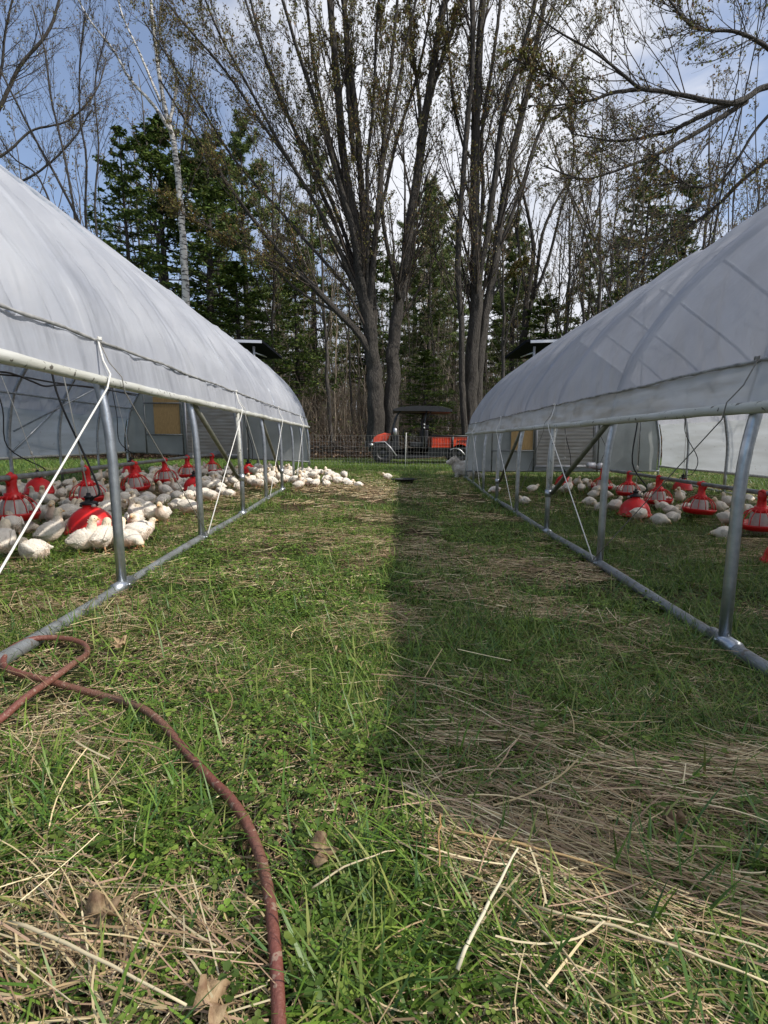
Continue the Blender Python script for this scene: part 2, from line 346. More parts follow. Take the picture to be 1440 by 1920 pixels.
xs = np.concatenate([-np.geomspace(400, 6, 26)[:-1], np.linspace(-6, 6, 190), np.geomspace(6, 400, 26)[1:]])
ys = np.concatenate([-np.geomspace(60, 0.5, 10), np.linspace(0, 12, 190)[1:], np.linspace(12.2, 36, 90), np.geomspace(37, 700, 20)])
XX, YY = np.meshgrid(xs, ys)
def ground_bumps(x, y): return 0.022 * (vn(x, y, 2.2, 1) - 0.5) + 0.012 * (vn(x, y, 7, 2) - 0.5)
ZZ = gz(XX, YY) + ground_bumps(XX, YY) - 0.004 + np.where(YY > 20, 0.35 * (vn(XX, YY, 0.45, 5) - 0.5) * np.clip((YY - 20) / 4, 0, 1), 0)
g = MB().grid(np.stack([XX, YY, ZZ], -1)).build('ground', ground_mat()); tag(g, kind='structure')

# ------------------------------------------------------------------ poly tunnels
HALF = [(0, 0.66), (0.012, 0.86), (0.045, 1.06), (0.12, 1.38), (0.22, 1.58), (0.46, 1.91), (0.85, 2.27), (1.40, 2.66), (1.85, 2.97), (2.10, 3.07)]
W = 4.2
def profile(peak):
    h = np.array(HALF); k = np.clip((h[:, 1] - 1.3) / (3.07 - 1.3), 0, 1); h[:, 1] += k * (peak - 3.07)
    full = np.vstack([h, np.stack([W - h[::-1, 0], h[::-1, 1]], 1)[1:]])
    return smooth_path(np.c_[full, np.zeros(len(full))], 140)[:, :2]
def tunnel(side, LR, ys_h, zoff, peak, name_label, cell):
    s = side; PR = profile(peak); KD = 0.037 if s < 0 else 0.0305
    T = empty('poly_tunnel', (s * (LR + 0.2 + W / 2), (ys_h[0] + ys_h[-1]) / 2, 0), 0, name_label, 'poly tunnel')
    inv = np.array(T.location)
    def W3(u, y, z): return np.stack(np.broadcast_arrays(s * (LR + KD * np.asarray(y, float) + np.asarray(u, float)), y, z), -1) - inv
    b = lambda u, y: gz(s * (LR + KD * y + u), y)
    # hoops
    for i, y in enumerate(ys_h):
        lo = [(0, float(b(0, y)) + 0.03)] ; hi = [(W, float(b(W, y)) + 0.0)]
        body = [(u, z + zoff) for u, z in PR[::3]]
        pts = np.array(lo + [(0, 0.3 + zoff)] + body + [(W, 0.3 + zoff)] + hi)
        p3 = W3(pts[:, 0], y, pts[:, 1])
        r = 0.0245 if y < 9 else 0.022
        h = MB().tube(p3, r, 12).build('hoop', M['galv'], T)
        sd_ = MB().tube(W3(np.array([0, 0]), y, np.array([float(b(0, y)) + 0.02, float(b(0, y)) + 0.055])), 0.033, 12)
        sd_.tube(W3(np.array([-0.03, -0.045]), y, np.array([float(b(0, y)) + 0.045] * 2)), 0.008, 6)
        sd_.build('bolt_collar', M['galv'], h)
    # base rails (near and far side)
    yy = np.linspace(ys_h[0], 8.1 if s < 0 else ys_h[-1] + 0.05, 60)
    zz = b(0, yy) + 0.035 + 0.006 * np.sin(yy * 2.1)
    MB().tube(W3(0.0, yy, zz), 0.030 if s > 0 else 0.027, 14).build('base_rail', M['galv_dull'], T)
    MB().tube(W3(W, yy, b(W, yy) + 0.03), 0.026, 10).build('base_rail', M['galv_dull'], T)
    for yj in (ys_h[1::2] if s > 0 else ys_h[1:6:2]):
        MB().tube(W3(0.0, np.array([yj - 0.09, yj + 0.09]), np.array([float(b(0, yj)) + 0.036] * 2)), 0.034, 14).build('rail_sleeve', M['galv'], T)
    # film surfaces
    hipz = 1.27
    zi = PR[:, 1]; half = len(PR) // 2
    ihip = int(np.argmin(np.abs(zi[:half] - hipz))); ihip2 = len(PR) - 1 - ihip
    Y = np.arange(ys_h[0] - 0.02, ys_h[-1] + 0.03, 0.034)
    hp = np.array(ys_h)
    Y = np.unique(np.round(np.concatenate([Y] + [[q - 0.034, q - 0.016, q, q + 0.016, q + 0.034] for q in ys_h if Y[0] < q < Y[-1]]), 4))
    def surf(idx, amp, seed, off=0.027, lean=0.55, lower=False, folds=0.013):
        pu = PR[idx, 0]; pz = PR[idx, 1]
        t = np.gradient(PR, axis=0)[idx]; t /= np.linalg.norm(t, axis=1, keepdims=True)
        nrm = np.stack([-t[:, 1], t[:, 0]], 1)          # outward
        arc = np.concatenate([[0], np.cumsum(np.hypot(np.diff(pu), np.diff(pz)))])
        V = np.zeros((len(Y), len(idx), 3))
        for a, y in enumerate(Y):
            k = np.searchsorted(hp, y) ; k = min(max(k, 1), len(hp) - 1)
            f = (y - hp[k - 1]) / (hp[k] - hp[k - 1]); f = min(max(f, 0), 1)
            sag = -amp * (4 * f * (1 - f)) ** 0.6
            dh = np.min(np.abs(hp - y)); d = np.full(len(idx), off + sag + 0.010 * math.exp(-(dh / 0.018) ** 2))
            edge = min(f, 1 - f)
            for j in range(len(idx)):
                q = y * 1.0 + arc[j] * lean
                n1 = mnoise.noise(Vector((q * 5.6, arc[j] * 0.38, seed)))
                n2 = 0.5 - 2.2 * abs(mnoise.noise(Vector((q * 6.5, arc[j] * 0.6, seed + 7))))
                n3 = mnoise.noise(Vector((y * 1.1 - arc[j] * 0.5, arc[j] * 1.3, seed + 3)))
                d[j] += (folds * n1 + folds * 0.45 * n2) * (0.25 + 1.5 * min(edge * 2.2, 0.5)) * (1.25 if arc[j] < 1.4 else 0.8) + 0.014 * n3
            V[a] = W3(pu + nrm[:, 0] * d, y, pz + zoff + nrm[:, 1] * d)
        return V
    idx = np.arange(ihip, ihip2 + 1)
    fm = M['film'] if s < 0 else M['film_right']
    if s < 0: V = surf(idx, 0.034, 1.7, lean=0.22, folds=0.075)
    else: V = surf(idx, 0.036, 5.2, lean=-0.9, folds=0.026)
    MB().grid(V).build('roof_film', fm, T)
    idn = np.arange(2 * 0 + int(np.argmin(np.abs(zi[:half] - 1.075))), ihip + 1)
    V = surf(idn, 0.008, 9.1, off=0.034, lean=0.2, folds=0.020); MB().grid(V).build('side_skirt', M['skirt'] if s > 0 else M['film'], T)
    # hip seam line
    pu, pz = PR[ihip]
    sy = np.linspace(ys_h[0], ys_h[-1], 150)
    wob = np.array([0.010 * mnoise.noise(Vector((q * 3, 0.3, s))) for q in sy])
    MB().tube(W3(pu - 0.040, sy, pz + zoff + 0.012 + wob), 0.0055 + 0.004 * np.abs(np.sin(sy * 17)), 6).build('seam_strip', M['seam'], T)
    MB().tube(W3(pu + 0.03, sy, np.full(150, pz + zoff)), 0.013, 8).build('hip_rail', M['galv'], T)
    MB().tube(W3(W - 0.20, sy, np.full(150, 1.47 + zoff)), 0.017, 8).build('hip_rail', M['galv'], T)
    MB().tube(W3(np.full(150, W / 2), sy, np.full(150, peak + zoff - 0.045)), 0.016, 8).build('ridge_rail', M['galv'], T)
    # rolled pipe
    ry = np.linspace(ys_h[0] - 0.1, ys_h[-1] + 0.06, 240)
    rr = 0.0245 + np.array([0.0035 * mnoise.noise(Vector((q * 5, 1.3, s * 3))) + (0.0035 * math.sin(q * 19) if q > 3.5 and s < 0 else 0) for q in ry])
    rz = 1.06 + zoff + np.array([0.006 * mnoise.noise(Vector((q * 1.3, 4.3, s))) for q in ry])
    MB().tube(W3(-0.012 + 0.0 * ry, ry, rz), rr, 14).build('rolled_up_pipe', M['white_pipe'], T)
    # far side curtain: lowered to just above the grass
    zb = 0.49 if s < 0 else 0.36
    cy = np.arange(ys_h[0], ys_h[-1], 0.06); cz = np.linspace(0, 1, 14)
    V = np.zeros((len(cy), 14, 3))
    for a, y in enumerate(cy):
        for j, f in enumerate(cz):
            z = zb + f * (hipz - zb); uu = W - np.interp(z, PR[:half, 1], PR[:half, 0]) + 0.03 + 0.012 * mnoise.noise(Vector((y * 1.4, z * 5, 3 + s))) + 0.02 * (1 - f) * math.sin(y * 1.7)
            V[a, j] = W3(uu, y, z + zoff)
    MB().grid(V).build('side_curtain', M['curtain'], T)
    MB().tube(W3(np.full(40, W + 0.035), np.linspace(ys_h[0], ys_h[-1], 40), np.full(40, zb + zoff)), 0.022, 8).build('curtain_pipe', M['white_pipe'], T)
    # diagonal braces in the near side plane, clamps, white guide pipes
    zp = 1.02 + zoff
    for ia, ib in cell['braces']:
        ya, yb = ys_h[ia], ys_h[ib]
        zl = float(b(0, yb)) + (0.42 if ib < 4 else 0.33)
        br = MB().tube(W3(np.array([0.05, 0.035]), np.array([ya + 0.07, yb - 0.02]), np.array([zp + 0.06, zl])), 0.021, 10).build('diagonal_brace', M['brace'], T)
        MB().tube(W3(np.array([0.0, 0.0]), yb, np.array([zl - 0.04, zl + 0.03])), 0.032, 10).build('clamp', M['galv'], br)
    for k in cell['guide']:
        y = ys_h[k]; zl = float(b(0, y)) + 0.42
        gd = [(0.02, zl), (0.0, 0.62 + zoff), (-0.005, zp + 0.02)]
        MB().tube(W3(np.array([a for a, _ in gd]), np.array([y + 0.035, y - 0.06, y - 0.10]), np.array([z for _, z in gd])), 0.021, 10).build('guide_pipe', M['white_pipe'], T)
    # truss on the far side
    for ia, ib in cell['truss']:
        MB().tube(W3(np.array([W - 0.15, W - 0.05]), np.array([ys_h[ib], ys_h[ia]]), np.array([1.45 + zoff, 0.6 + zoff])), 0.016, 8).build('inner_brace', M['galv'], T)
        MB().tube(W3(np.array([W * 0.72, W * 0.98]), np.array([ys_h[ib] - 0.4, ys_h[ia]]), np.array([1.75 + zoff, 0.9 + zoff])), 0.013, 8).build('inner_brace', M['galv'], T)
    # ropes laced from the seam to the hoop feet
    def rope(ia, ib, r, m_, slack=0.0):
        ya, yb = ys_h[ia], ys_h[ib]; d = 1 if yb > ya else -1
        pts = [(pu - 0.055, ya, pz + zoff + 0.02), (pu - 0.09, ya + 0.03 * d, 1.16 + zoff), (-0.050, ya + 0.06 * d, 1.09 + zoff), (-0.045, ya + 0.09 * d, 1.02 + zoff),
               (-0.05, yb, float(b(0, yb)) + 0.07)]
        p = np.array(pts); lo, hi = p[3], p[4]
        more = [lo + (hi - lo) * f + np.array([0, 0, -slack * 4 * f * (1 - f)]) for f in (0.25, 0.5, 0.75)]
        p = np.vstack([p[:4], more, p[4:]])
        ro = MB().tube(W3(p[:, 0], p[:, 1], p[:, 2]), r, 6)
        for tt in range(5):
            a = tt * 1.3; c = np.array([p[0, 0], ya, pz + zoff + 0.015]) 
            ro.tube(W3(np.array([c[0] - 0.01, c[0] - 0.018, c[0] - 0.008]), np.array([ya - 0.018, ya, ya + 0.018]), c[2] + 0.006 * np.array([math.sin(a), math.cos(a), -math.sin(a)])), r * 0.9, 5)
        ro.build('lacing_rope', m_, T)
    for ia, ib, r, mm in cell['ropes']: rope(ia, ib, r, M[mm])
    # end walls
    def wall_grid(y, u0, u1, zlo, m_, nm, par, top=None, ncol=30, thick=0.0, ripple=0.006):
        us = np.linspace(u0, u1, ncol); V = np.zeros((ncol, 16, 3))
        full = PR
        for a, u in enumerate(us):
            zt = np.interp(u, full[:, 0], full[:, 1]) if top is None else top
            zb_ = zlo(u) if callable(zlo) else zlo
            for j, f in enumerate(np.linspace(0, 1, 16)):
                z = zb_ + (zt - zb_) * f
                V[a, j] = W3(u, y + ripple * mnoise.noise(Vector((u * 3 + z * 1.5, z * 3, y))) * 2, z + zoff)
        return MB().grid(V).build(nm, m_, par)
    ye = ys_h[-1]
    zl = (lambda u: 0.27 + 0.055 * u) if s < 0 else (lambda u: 0.26)
    ew = wall_grid(ye + 0.02, 0.03, W - 0.03, zl, M['wall_sheet'], 'end_wall', T, ncol=50)
    pl = cell['panel']
    V = []
    us = np.linspace(pl[0], pl[1], 40)
    zc = np.linspace(pl[2], pl[3], 90)
    V = W3(us[None, :], ye - 0.03 + 0.0035 * np.sin(zc[:, None] * 2 * math.pi / 0.076), zc[:, None] + zoff)
    MB().grid(V).build('corrugated_panel', M['poly'], T)
    fr = MB()
    for u in pl[:2]: fr.box(W3(u - 0.02, ye - 0.05, pl[2] + zoff), W3(u + 0.02, ye - 0.012, pl[3] + 0.03 + zoff)) if s > 0 else fr.box(W3(u + 0.02, ye - 0.05, pl[2] + zoff), W3(u - 0.02, ye - 0.012, pl[3] + 0.03 + zoff))
    for z in pl[2:]:
        a = W3(pl[0], ye - 0.055, z - 0.02 + zoff); c = W3(pl[1], ye - 0.014, z + 0.02 + zoff); fr.box(np.minimum(a, c), np.maximum(a, c))
    fr.build('panel_frame', M['alu'], T)
    for (u0, u1, z0, z1, nm, mk) in cell['ply']:
        a = W3(u0, ye - 0.045, z0 + zoff); c = W3(u1, ye - 0.030, z1 + zoff)
        MB().box(np.minimum(a, c), np.maximum(a, c)).build(nm, M[mk], T, smooth=False)
    for u in cell['posts']:
        MB().tube(W3(u, ye - 0.06, np.array([zl(u) + zoff - 0.02, np.interp(u, PR[:, 0], PR[:, 1]) + zoff])), 0.017, 8).build('end_wall_post', M['galv_dull'], T)
    for (u0, u1, z) in cell['rails']:
        MB().tube(W3(np.array([u0, u1]), ye - 0.065, z + zoff), 0.015, 8).build('end_wall_rail', M['galv_dull'], T)
    us = np.linspace(0.0, W, 12)
    MB().tube(W3(us, ye - 0.01, np.array([zl(u) for u in us]) + zoff), 0.02, 8).build('end_wall_sill', M['galv_dull'], T)
    wall_grid(ys_h[0] - 0.02, 0.03, W - 0.03, 0.05, M['film'], 'front_wall', T, ncol=30)
    return T, PR

HL = [1.33, 2.62, 3.95, 5.33, 6.60, 7.90, 9.20, 10.50, 11.80]
HR = [0.55, 2.17, 3.60, 4.95, 6.25, 7.55, 8.80, 10.00, 11.10]
TL, PRL = tunnel(-1, 1.30, HL, 0.09, 3.20, 'long white poly tunnel crowded with chicks, beside the looped hose', dict(
    braces=[(2, 3), (4, 5)], guide=[3], truss=[(1, 2), (3, 4), (5, 6)],
    ropes=[(1, 0, 0.0046, 'rope'), (1, 2, 0.0028, 'cord'), (3, 2, 0.0044, 'rope'), (3, 4, 0.003, 'rope'), (5, 4, 0.0042, 'rope'), (7, 6, 0.0042, 'rope'), (7, 8, 0.004, 'rope')],
    panel=(1.52, 2.80, 0.42, 1.75), ply=[(2.93, 3.52, 0.91, 1.74, 'plywood_board', 'ply')], posts=[1.38, 2.87, 3.72], rails=[(2.87, 3.72, 0.89), (2.87, 3.72, 1.60)]))
TR, PRR = tunnel(1, 1.46, HR, -0.07, 3.08, 'long grey poly tunnel over taller grass with fewer chicks, beside the white dog', dict(
    braces=[(2, 3), (4, 5)], guide=[3], truss=[(1, 2), (3, 4)],
    ropes=[(1, 2, 0.0028, 'cord'), (3, 2, 0.0044, 'rope'), (3, 4, 0.0028, 'cord'), (5, 4, 0.0042, 'rope'), (7, 6, 0.0042, 'rope'), (7, 8, 0.004, 'rope')],
    panel=(1.50, 2.78, 0.36, 1.70), ply=[(0.95, 1.42, 0.72, 1.60, 'plywood_board', 'ply')], posts=[0.54, 1.45, 2.84, 3.72], rails=[(0.54, 1.45, 0.70)]))

# solar panels over the far ends
def solar(side, px, label):
    p = P(px, 655, 12.3)
    T = empty('solar_panel', (p[0], p[1], 2.0), 0, label, 'solar panel', 'solar panels over the tunnel ends')
    zt = P(px, 655, 12.3)[2] - 2.0; s = side
    # sheet tilts up away from the aisle; near long edge is bright aluminium
    x0, x1 = -1.0 * s, 0.62 * s
    dz = 0.0
    def C(x, y, z): return np.array([x, y, z])
    a, bb = min(-0.55 * s, 1.1 * s), max(-0.55 * s, 1.1 * s)
    q = np.array([[a, 0.0, zt + 0.17], [bb, 0.0, zt + 0.17], [bb - 0.0, 0.95, zt - 0.02], [a, 0.95, zt - 0.02]])
    if s < 0: a_, b_ = -1.2, 0.24
    else: a_, b_ = -0.24, 1.2
    V = np.array([[a_, -0.1, zt + 0.19], [b_, -0.1, zt + 0.12 if s < 0 else zt + 0.19], [b_ + (0.30 if s < 0 else 0), 0.75, zt - 0.10], [a_ - (0 if s < 0 else 0.30), 0.75, zt - 0.10]])
    V[0, 2] = zt + (0.19 if s < 0 else 0.15); V[1, 2] = zt + (0.15 if s < 0 else 0.19)
    up = np.array([0, 0.006, 0.055])
    MB().raw(np.vstack([V, V + up]), q=[[0, 3, 2, 1], [4, 5, 6, 7], [1, 2, 6, 5], [2, 3, 7, 6], [3, 0, 4, 7], [0, 1, 5, 4]]).build('cell_sheet', M['panel'], T, smooth=False)
    e0 = V[0] + np.array([0, -0.022, -0.03]); e1 = V[1] + np.array([0, -0.022, -0.03])
    if s > 0: e0 = V[0] + (V[1] - V[0]) * 0.06 + np.array([0, -0.022, -0.03])
    MB().raw([e0, e1, e1 + [0, 0, 0.062], e0 + [0, 0, 0.062], e0 + [0, 0.02, 0], e1 + [0, 0.02, 0], e1 + [0, 0.02, 0.062], e0 + [0, 0.02, 0.062]],
             q=[[0, 1, 2, 3], [5, 4, 7, 6], [4, 0, 3, 7], [1, 5, 6, 2], [3, 2, 6, 7], [4, 5, 1, 0]]).build('edge_frame', M['alu'], T, smooth=False)
    xp = 0.02 * s
    MB().tube([[0, 0.1, -1.75], [0, 0.1, zt + 0.08]], 0.028, 10).build('post', M['alu'], T)
    MB().tube([[0, 0.1, zt - 0.05], [0.32 * -s * 0 + (0.18 if s < 0 else -0.18), 0.6, zt - 0.08]], 0.015, 6).build('strut', M['alu'], T)
    return T
solar(-1, 474, 'dark solar panel above the end of the tunnel crowded with chicks')
solar(1, 1004, 'dark solar panel above the end of the tunnel next to the white dog')

# ------------------------------------------------------------------ feeders and drinkers
def make_feeder():
    T = empty('pan_feeder')
    # origin at the pan bottom, 0.33 tall to the feed pipe
    pan = MB().lathe([(0.02, 0.012), (0.10, 0.0), (0.145, 0.008), (0.166, 0.045), (0.170, 0.062), (0.160, 0.062), (0.155, 0.045), (0.135, 0.02), (0.02, 0.02)], 28)
    pan.build('pan', M['red'], T)
    MB().lathe([(0.092, 0.03), (0.090, 0.05), (0.080, 0.14), (0.062, 0.165), (0.05, 0.166)], 22).build('feed_cylinder', M['feedwhite'], T)
    gr = MB()
    for k in range(14):
        a = k * 2 * math.pi / 14
        pts = [(0.056, 0.192), (0.075, 0.188), (0.118, 0.158), (0.150, 0.115), (0.164, 0.058)]
        gr.tube([[r * math.cos(a), r * math.sin(a), z] for r, z in pts], [0.0042, 0.0042, 0.004, 0.004, 0.004], 5)
    gr.lathe([(0.0545, 0.150), (0.070, 0.172), (0.068, 0.184), (0.058, 0.200), (0.0545, 0.215), (0.040, 0.215)], 22)
    gr.build('grill', M['red'], T)
    MB().lathe([(0.044, 0.205), (0.038, 0.23), (0.034, 0.285), (0.038, 0.300), (0.030, 0.335), (0.02, 0.345), (0.0, 0.347)], 16).build('drop_neck', M['red'], T)
    hk = MB().tube([[0, -0.030, 0.27], [0, -0.042, 0.31], [0, -0.030, 0.345], [0, 0.0, 0.362], [0, 0.030, 0.345]], [0.010, 0.013, 0.014, 0.013, 0.010], 8)
    hk.build('pipe_clip', M['red'], T)
    return T
def make_drinker():
    T = empty('bell_drinker')
    b = MB().lathe([(0.176, 0.012), (0.180, 0.020), (0.168, 0.028), (0.160, 0.036), (0.155, 0.070), (0.140, 0.112), (0.112, 0.150), (0.075, 0.180), (0.048, 0.192), (0.045, 0.205), (0.052, 0.207), (0.052, 0.214), (0.03, 0.216)], 36)
    b.lathe([(0.150, 0.03), (0.160, 0.006), (0.176, 0.0), (0.182, 0.012), (0.180, 0.020)], 36)
    b.build('bell', M['red'], T)
    c = MB().lathe([(0.0, 0.212), (0.058, 0.212), (0.062, 0.224), (0.050, 0.234), (0.030, 0.238), (0.026, 0.262), (0.032, 0.264), (0.032, 0.276), (0.017, 0.280), (0.014, 0.30), (0.0, 0.302)], 18)
    for k in range(3):
        a = k * 2.1; c.tube([[0.055 * math.cos(a), 0.055 * math.sin(a), 0.22], [0.066 * math.cos(a), 0.066 * math.sin(a), 0.205]], 0.009, 6)
    c.tube([[0.03, -0.02, 0.25], [0.052, -0.028, 0.258]], 0.008, 6)
    c.build('valve_cap', M['black'], T)
    MB().lathe([(0.010, 0.205), (0.016, 0.195), (0.013, 0.185), (0.0, 0.183)], 10, loc=(0.055, -0.04, 0.015)).build('wing_nut', M['feedwhite'], T)
    return T
FE0 = make_feeder(); DR0 = make_drinker(); used = [False, False]
def place(proto, k, loc, rz, label, cat, group, sc=1.0):
    o = proto if not used[k] else copy_tree(proto)
    used[k] = True; askew = random.Random(label)
    o.location = loc; o.rotation_euler = (askew.uniform(-0.07, 0.07) * (k == 0), askew.uniform(-0.07, 0.07) * (k == 0), rz); o.scale = (sc,) * 3
    return tag(o, label, cat, group)
left_f = [(18, 4.15), (161, 5.4), (252, 6.7), (310, 7.9), (352, 9.1), (398, 10.3)]
FEED = []
zpipeL = 0.555; zpipeR = 0.345
names_f = ['red pan feeder cut by the picture edge in the tunnel crowded with chicks', 'red pan feeder behind the black-capped bell drinker, second along the crowded tunnel', 'red pan feeder just beyond the second hoop, third along the crowded tunnel', 'red pan feeder fourth along the crowded tunnel, between the second and third hoops',
           'red pan feeder fifth along the crowded tunnel, beside the third hoop', 'red pan feeder at the grey motor housing, last along the crowded tunnel']
for i, (px, y) in enumerate(left_f):
    x = P(px, 870, y)[0]; z = zpipeL - 0.36
    place(FE0, 0, (x, y, z), 0.3 * i, names_f[i], 'feeder', 'red pan feeders', 1.09); FEED.append((x, y))
right_f = [(1432, 4.95), (1313, 6.0), (1236, 6.97), (1178, 7.95), (1128, 8.95)]
names_r = ['red pan feeder cut by the picture edge in the tunnel with taller grass', 'red pan feeder standing in green grass between the two thick hoop legs', 'red pan feeder beyond the red bell in the greener tunnel, third from the picture edge', 'red pan feeder fourth from the picture edge in the greener tunnel', 'red pan feeder under the pulley motor, farthest in the greener tunnel']
FEEDR = []
for i, (px, y) in enumerate(right_f):
    x = P(px, 920, y)[0]; z = zpipeR - 0.36
    place(FE0, 0, (x, y, z), 0.5 * i, names_r[i], 'feeder', 'red pan feeders', 1.07); FEEDR.append((x, y))
def feed_line(pts, z, label, motor):
    pts = sorted(pts, key=lambda p: p[1]); a, b = pts[0], pts[-1]
    d = np.array([b[0] - a[0], b[1] - a[1]]); d /= np.linalg.norm(d)
    T = empty('feed_line', (a[0], a[1], z), 0, label, 'feed pipe', 'feed pipes along the tunnels')
    path = [np.array([p[0] - a[0], p[1] - a[1], 0.0]) for p in pts]
    path = [path[0] - np.array([d[0], d[1], 0]) * 2.0] + path + [path[-1] + np.array([d[0], d[1], 0]) * 0.5]
    MB().tube(smooth_path(path, 40), 0.024, 10).build('auger_pipe', M['galv_dull'], T)
    e = path[-1]
    if motor == 'tank':
        MB().lathe([(0.0, -0.15), (0.06, -0.15), (0.065, -0.13), (0.065, 0.14), (0.074, 0.145), (0.074, 0.17), (0.0, 0.175)], 18, axis='x', loc=tuple(e + np.array([0.08, -0.25, 0.02]))).build('motor_housing', M['galv_dull'], T)
    else:
        m = MB().lathe([(0.0, -0.08), (0.05, -0.08), (0.055, -0.06), (0.055, 0.06), (0.0, 0.08)], 14, axis='x', loc=tuple(e + np.array([-0.12, -0.25, 0.06])))
        m.lathe([(0.0, -0.03), (0.06, -0.03), (0.06, 0.03), (0.0, 0.03)], 14, axis='y', loc=tuple(e + np.array([0.02, -0.28, 0.05])))
        m.build('motor', M['alu'], T)
    for k, q in enumerate(path[1:-1]):
        MB().lathe([(0.025, -0.04), (0.030, -0.035), (0.030, 0.035), (0.025, 0.04)], 12, axis='y', loc=tuple(q)).build('pipe_clamp', M['red'], T)
    return T
feed_line(FEED, zpipeL, 'grey feed pipe running above the dense crowd of chicks', 'tank')
feed_line(FEEDR, zpipeR, 'grey feed pipe running above green grass, carrying five red feeders', 'pulley')

DR = [  # px, py of the base middle, tunnel top x, label
 (172, 1003, -1, 'shiny red bell drinker with black cap, nearest one, beside the first steel hoop leg'),
 (365, 921, -1, 'red bell drinker half hidden by the second steel hoop leg'),
 (72, 924, -1, 'red bell drinker behind the cut-off feeder, under the twisted black tube'),
 (246, 896, -1, 'red bell drinker partly hidden behind the third feeder and the feed pipe'),
 (466, 898, -1, 'small red bell drinker beside the white guide pipe of the third hoop'),
 (1189, 970, 1, 'red bell drinker standing on grass between two hoop legs of the grey tunnel'),
 (1279, 921, 1, 'red bell drinker behind the feed pipe near the far curtain of the grey tunnel'),
 (1057, 911, 1, 'small red bell drinker behind the third hoop of the grey tunnel'),
 (1478, 1062, 1, 'red bell drinker showing only its rim at the picture edge'),
]
DRP = []
for i, (px, py, s, lb) in enumerate(DR):
    p = G(px, py); 
    if i == 4: p = P(px, 885, 10.6); p[2] = float(gz(p[0], 10.6)) + 0.03
    if i == 3: p = np.array([P(px, 870, 9.6)[0], 9.6, 0]); p[2] = float(gz(p[0], 9.6)) + 0.12
    if i == 2: p = np.array([P(px, 900, 6.3)[0], 6.3, 0]); p[2] = float(gz(p[0], 6.3)) + 0.10
    p[2] += 0.02
    o = place(DR0, 1, tuple(p), 0.7 * i, lb, 'drinker', 'red bell drinkers', 1.12 if i in (0, 5) else 1.0)
    DRP.append(p)
    zt = 2.45 - p[2]
    lean = [(-0.35, 0.15), (-0.02, 0.1), (-0.6, 0.1), (-0.3, 0), (-0.05, 0), (0.0, 0.1), (0.1, 0.25), (0, 0.1), (0.1, 0)][i]
    cd = MB().tube([[0.0, 0, 0.30], [lean[0] * 0.35, lean[1] * 0.35, 0.3 + (zt - 0.3) * 0.35], [lean[0], lean[1], zt - 0.2]], 0.0045, 5)
    cd.lathe([(0.0, -0.03), (0.012, -0.02), (0.014, 0.01), (0.0, 0.03)], 8, loc=(lean[0] * 0.1, lean[1] * 0.1, 0.3 + (zt - 0.3) * 0.1 + 0.01))
    ob = cd.build('hanging_cord', M['rope']); ob.parent = o; ob.rotation_euler = (0, 0, -0.7 * i)
    bulge = [(0.10, 0.05), (0.12, 0.04), (-0.16, 0.02), (-0.10, 0), (0.1, 0), (-0.06, 0.05), (0.2, 0.05), (0.1, 0), (0.1, 0)][i]
    l1 = (lean[0] * 0.9, lean[1])
    hp_ = [[0.045, -0.03, 0.262], [0.10 if i != 6 else 0.16, -0.03, 0.32], [bulge[0] + lean[0] * 0.3, 0.0, 0.58], [l1[0] * 0.75, l1[1] * 0.7, 1.05], [l1[0] + 0.02, l1[1], 1.5], [l1[0], l1[1], zt - 0.2]]
    ob = MB().tube(smooth_path(hp_, 26), 0.0075, 7).build('water_tube', M['hose_b']); ob.parent = o; ob.rotation_euler = (0, 0, -0.7 * i)
# overhead water lines
def waterline(pts, label, r=0.009):
    o = MB().tube(smooth_path(pts, 60), r, 7).build('water_pipe', M['hose_b'])
    tag(o, label, 'water pipe', 'black water pipes under the roof')
waterline([P(-120, 690, 4.2), P(0, 697, 4.5), P(30, 703, 4.7), P(60, 715, 4.9), P(85, 724, 5.1), P(115, 722, 5.4), P(180, 727, 6.2), P(255, 742, 9.6)], 'black water pipe sagging lowest under the roof of the crowded tunnel')
waterline([P(-120, 690, 4.3), P(0, 702, 4.6), P(40, 706, 4.8), P(100, 717, 5.4), P(180, 728, 6.4), P(260, 740, 9.8)], 'black water pipe drawn straight just above the sagging one')
waterline([P(1110, 700, 10.8), P(1112, 780, 10.8), P(1113, 830, 10.8), P(1112, 868, 10.6), P(1120, 885, 10.0)], 'black cable hanging down the end wall to the pulley motor', 0.006)
waterline([P(1122, 700, 10.8), P(1123, 800, 10.8), P(1135, 838, 10.8), P(1128, 862, 10.5), P(1120, 880, 10.1)], 'loosely curled black cable beside the straight one on the end wall', 0.005)

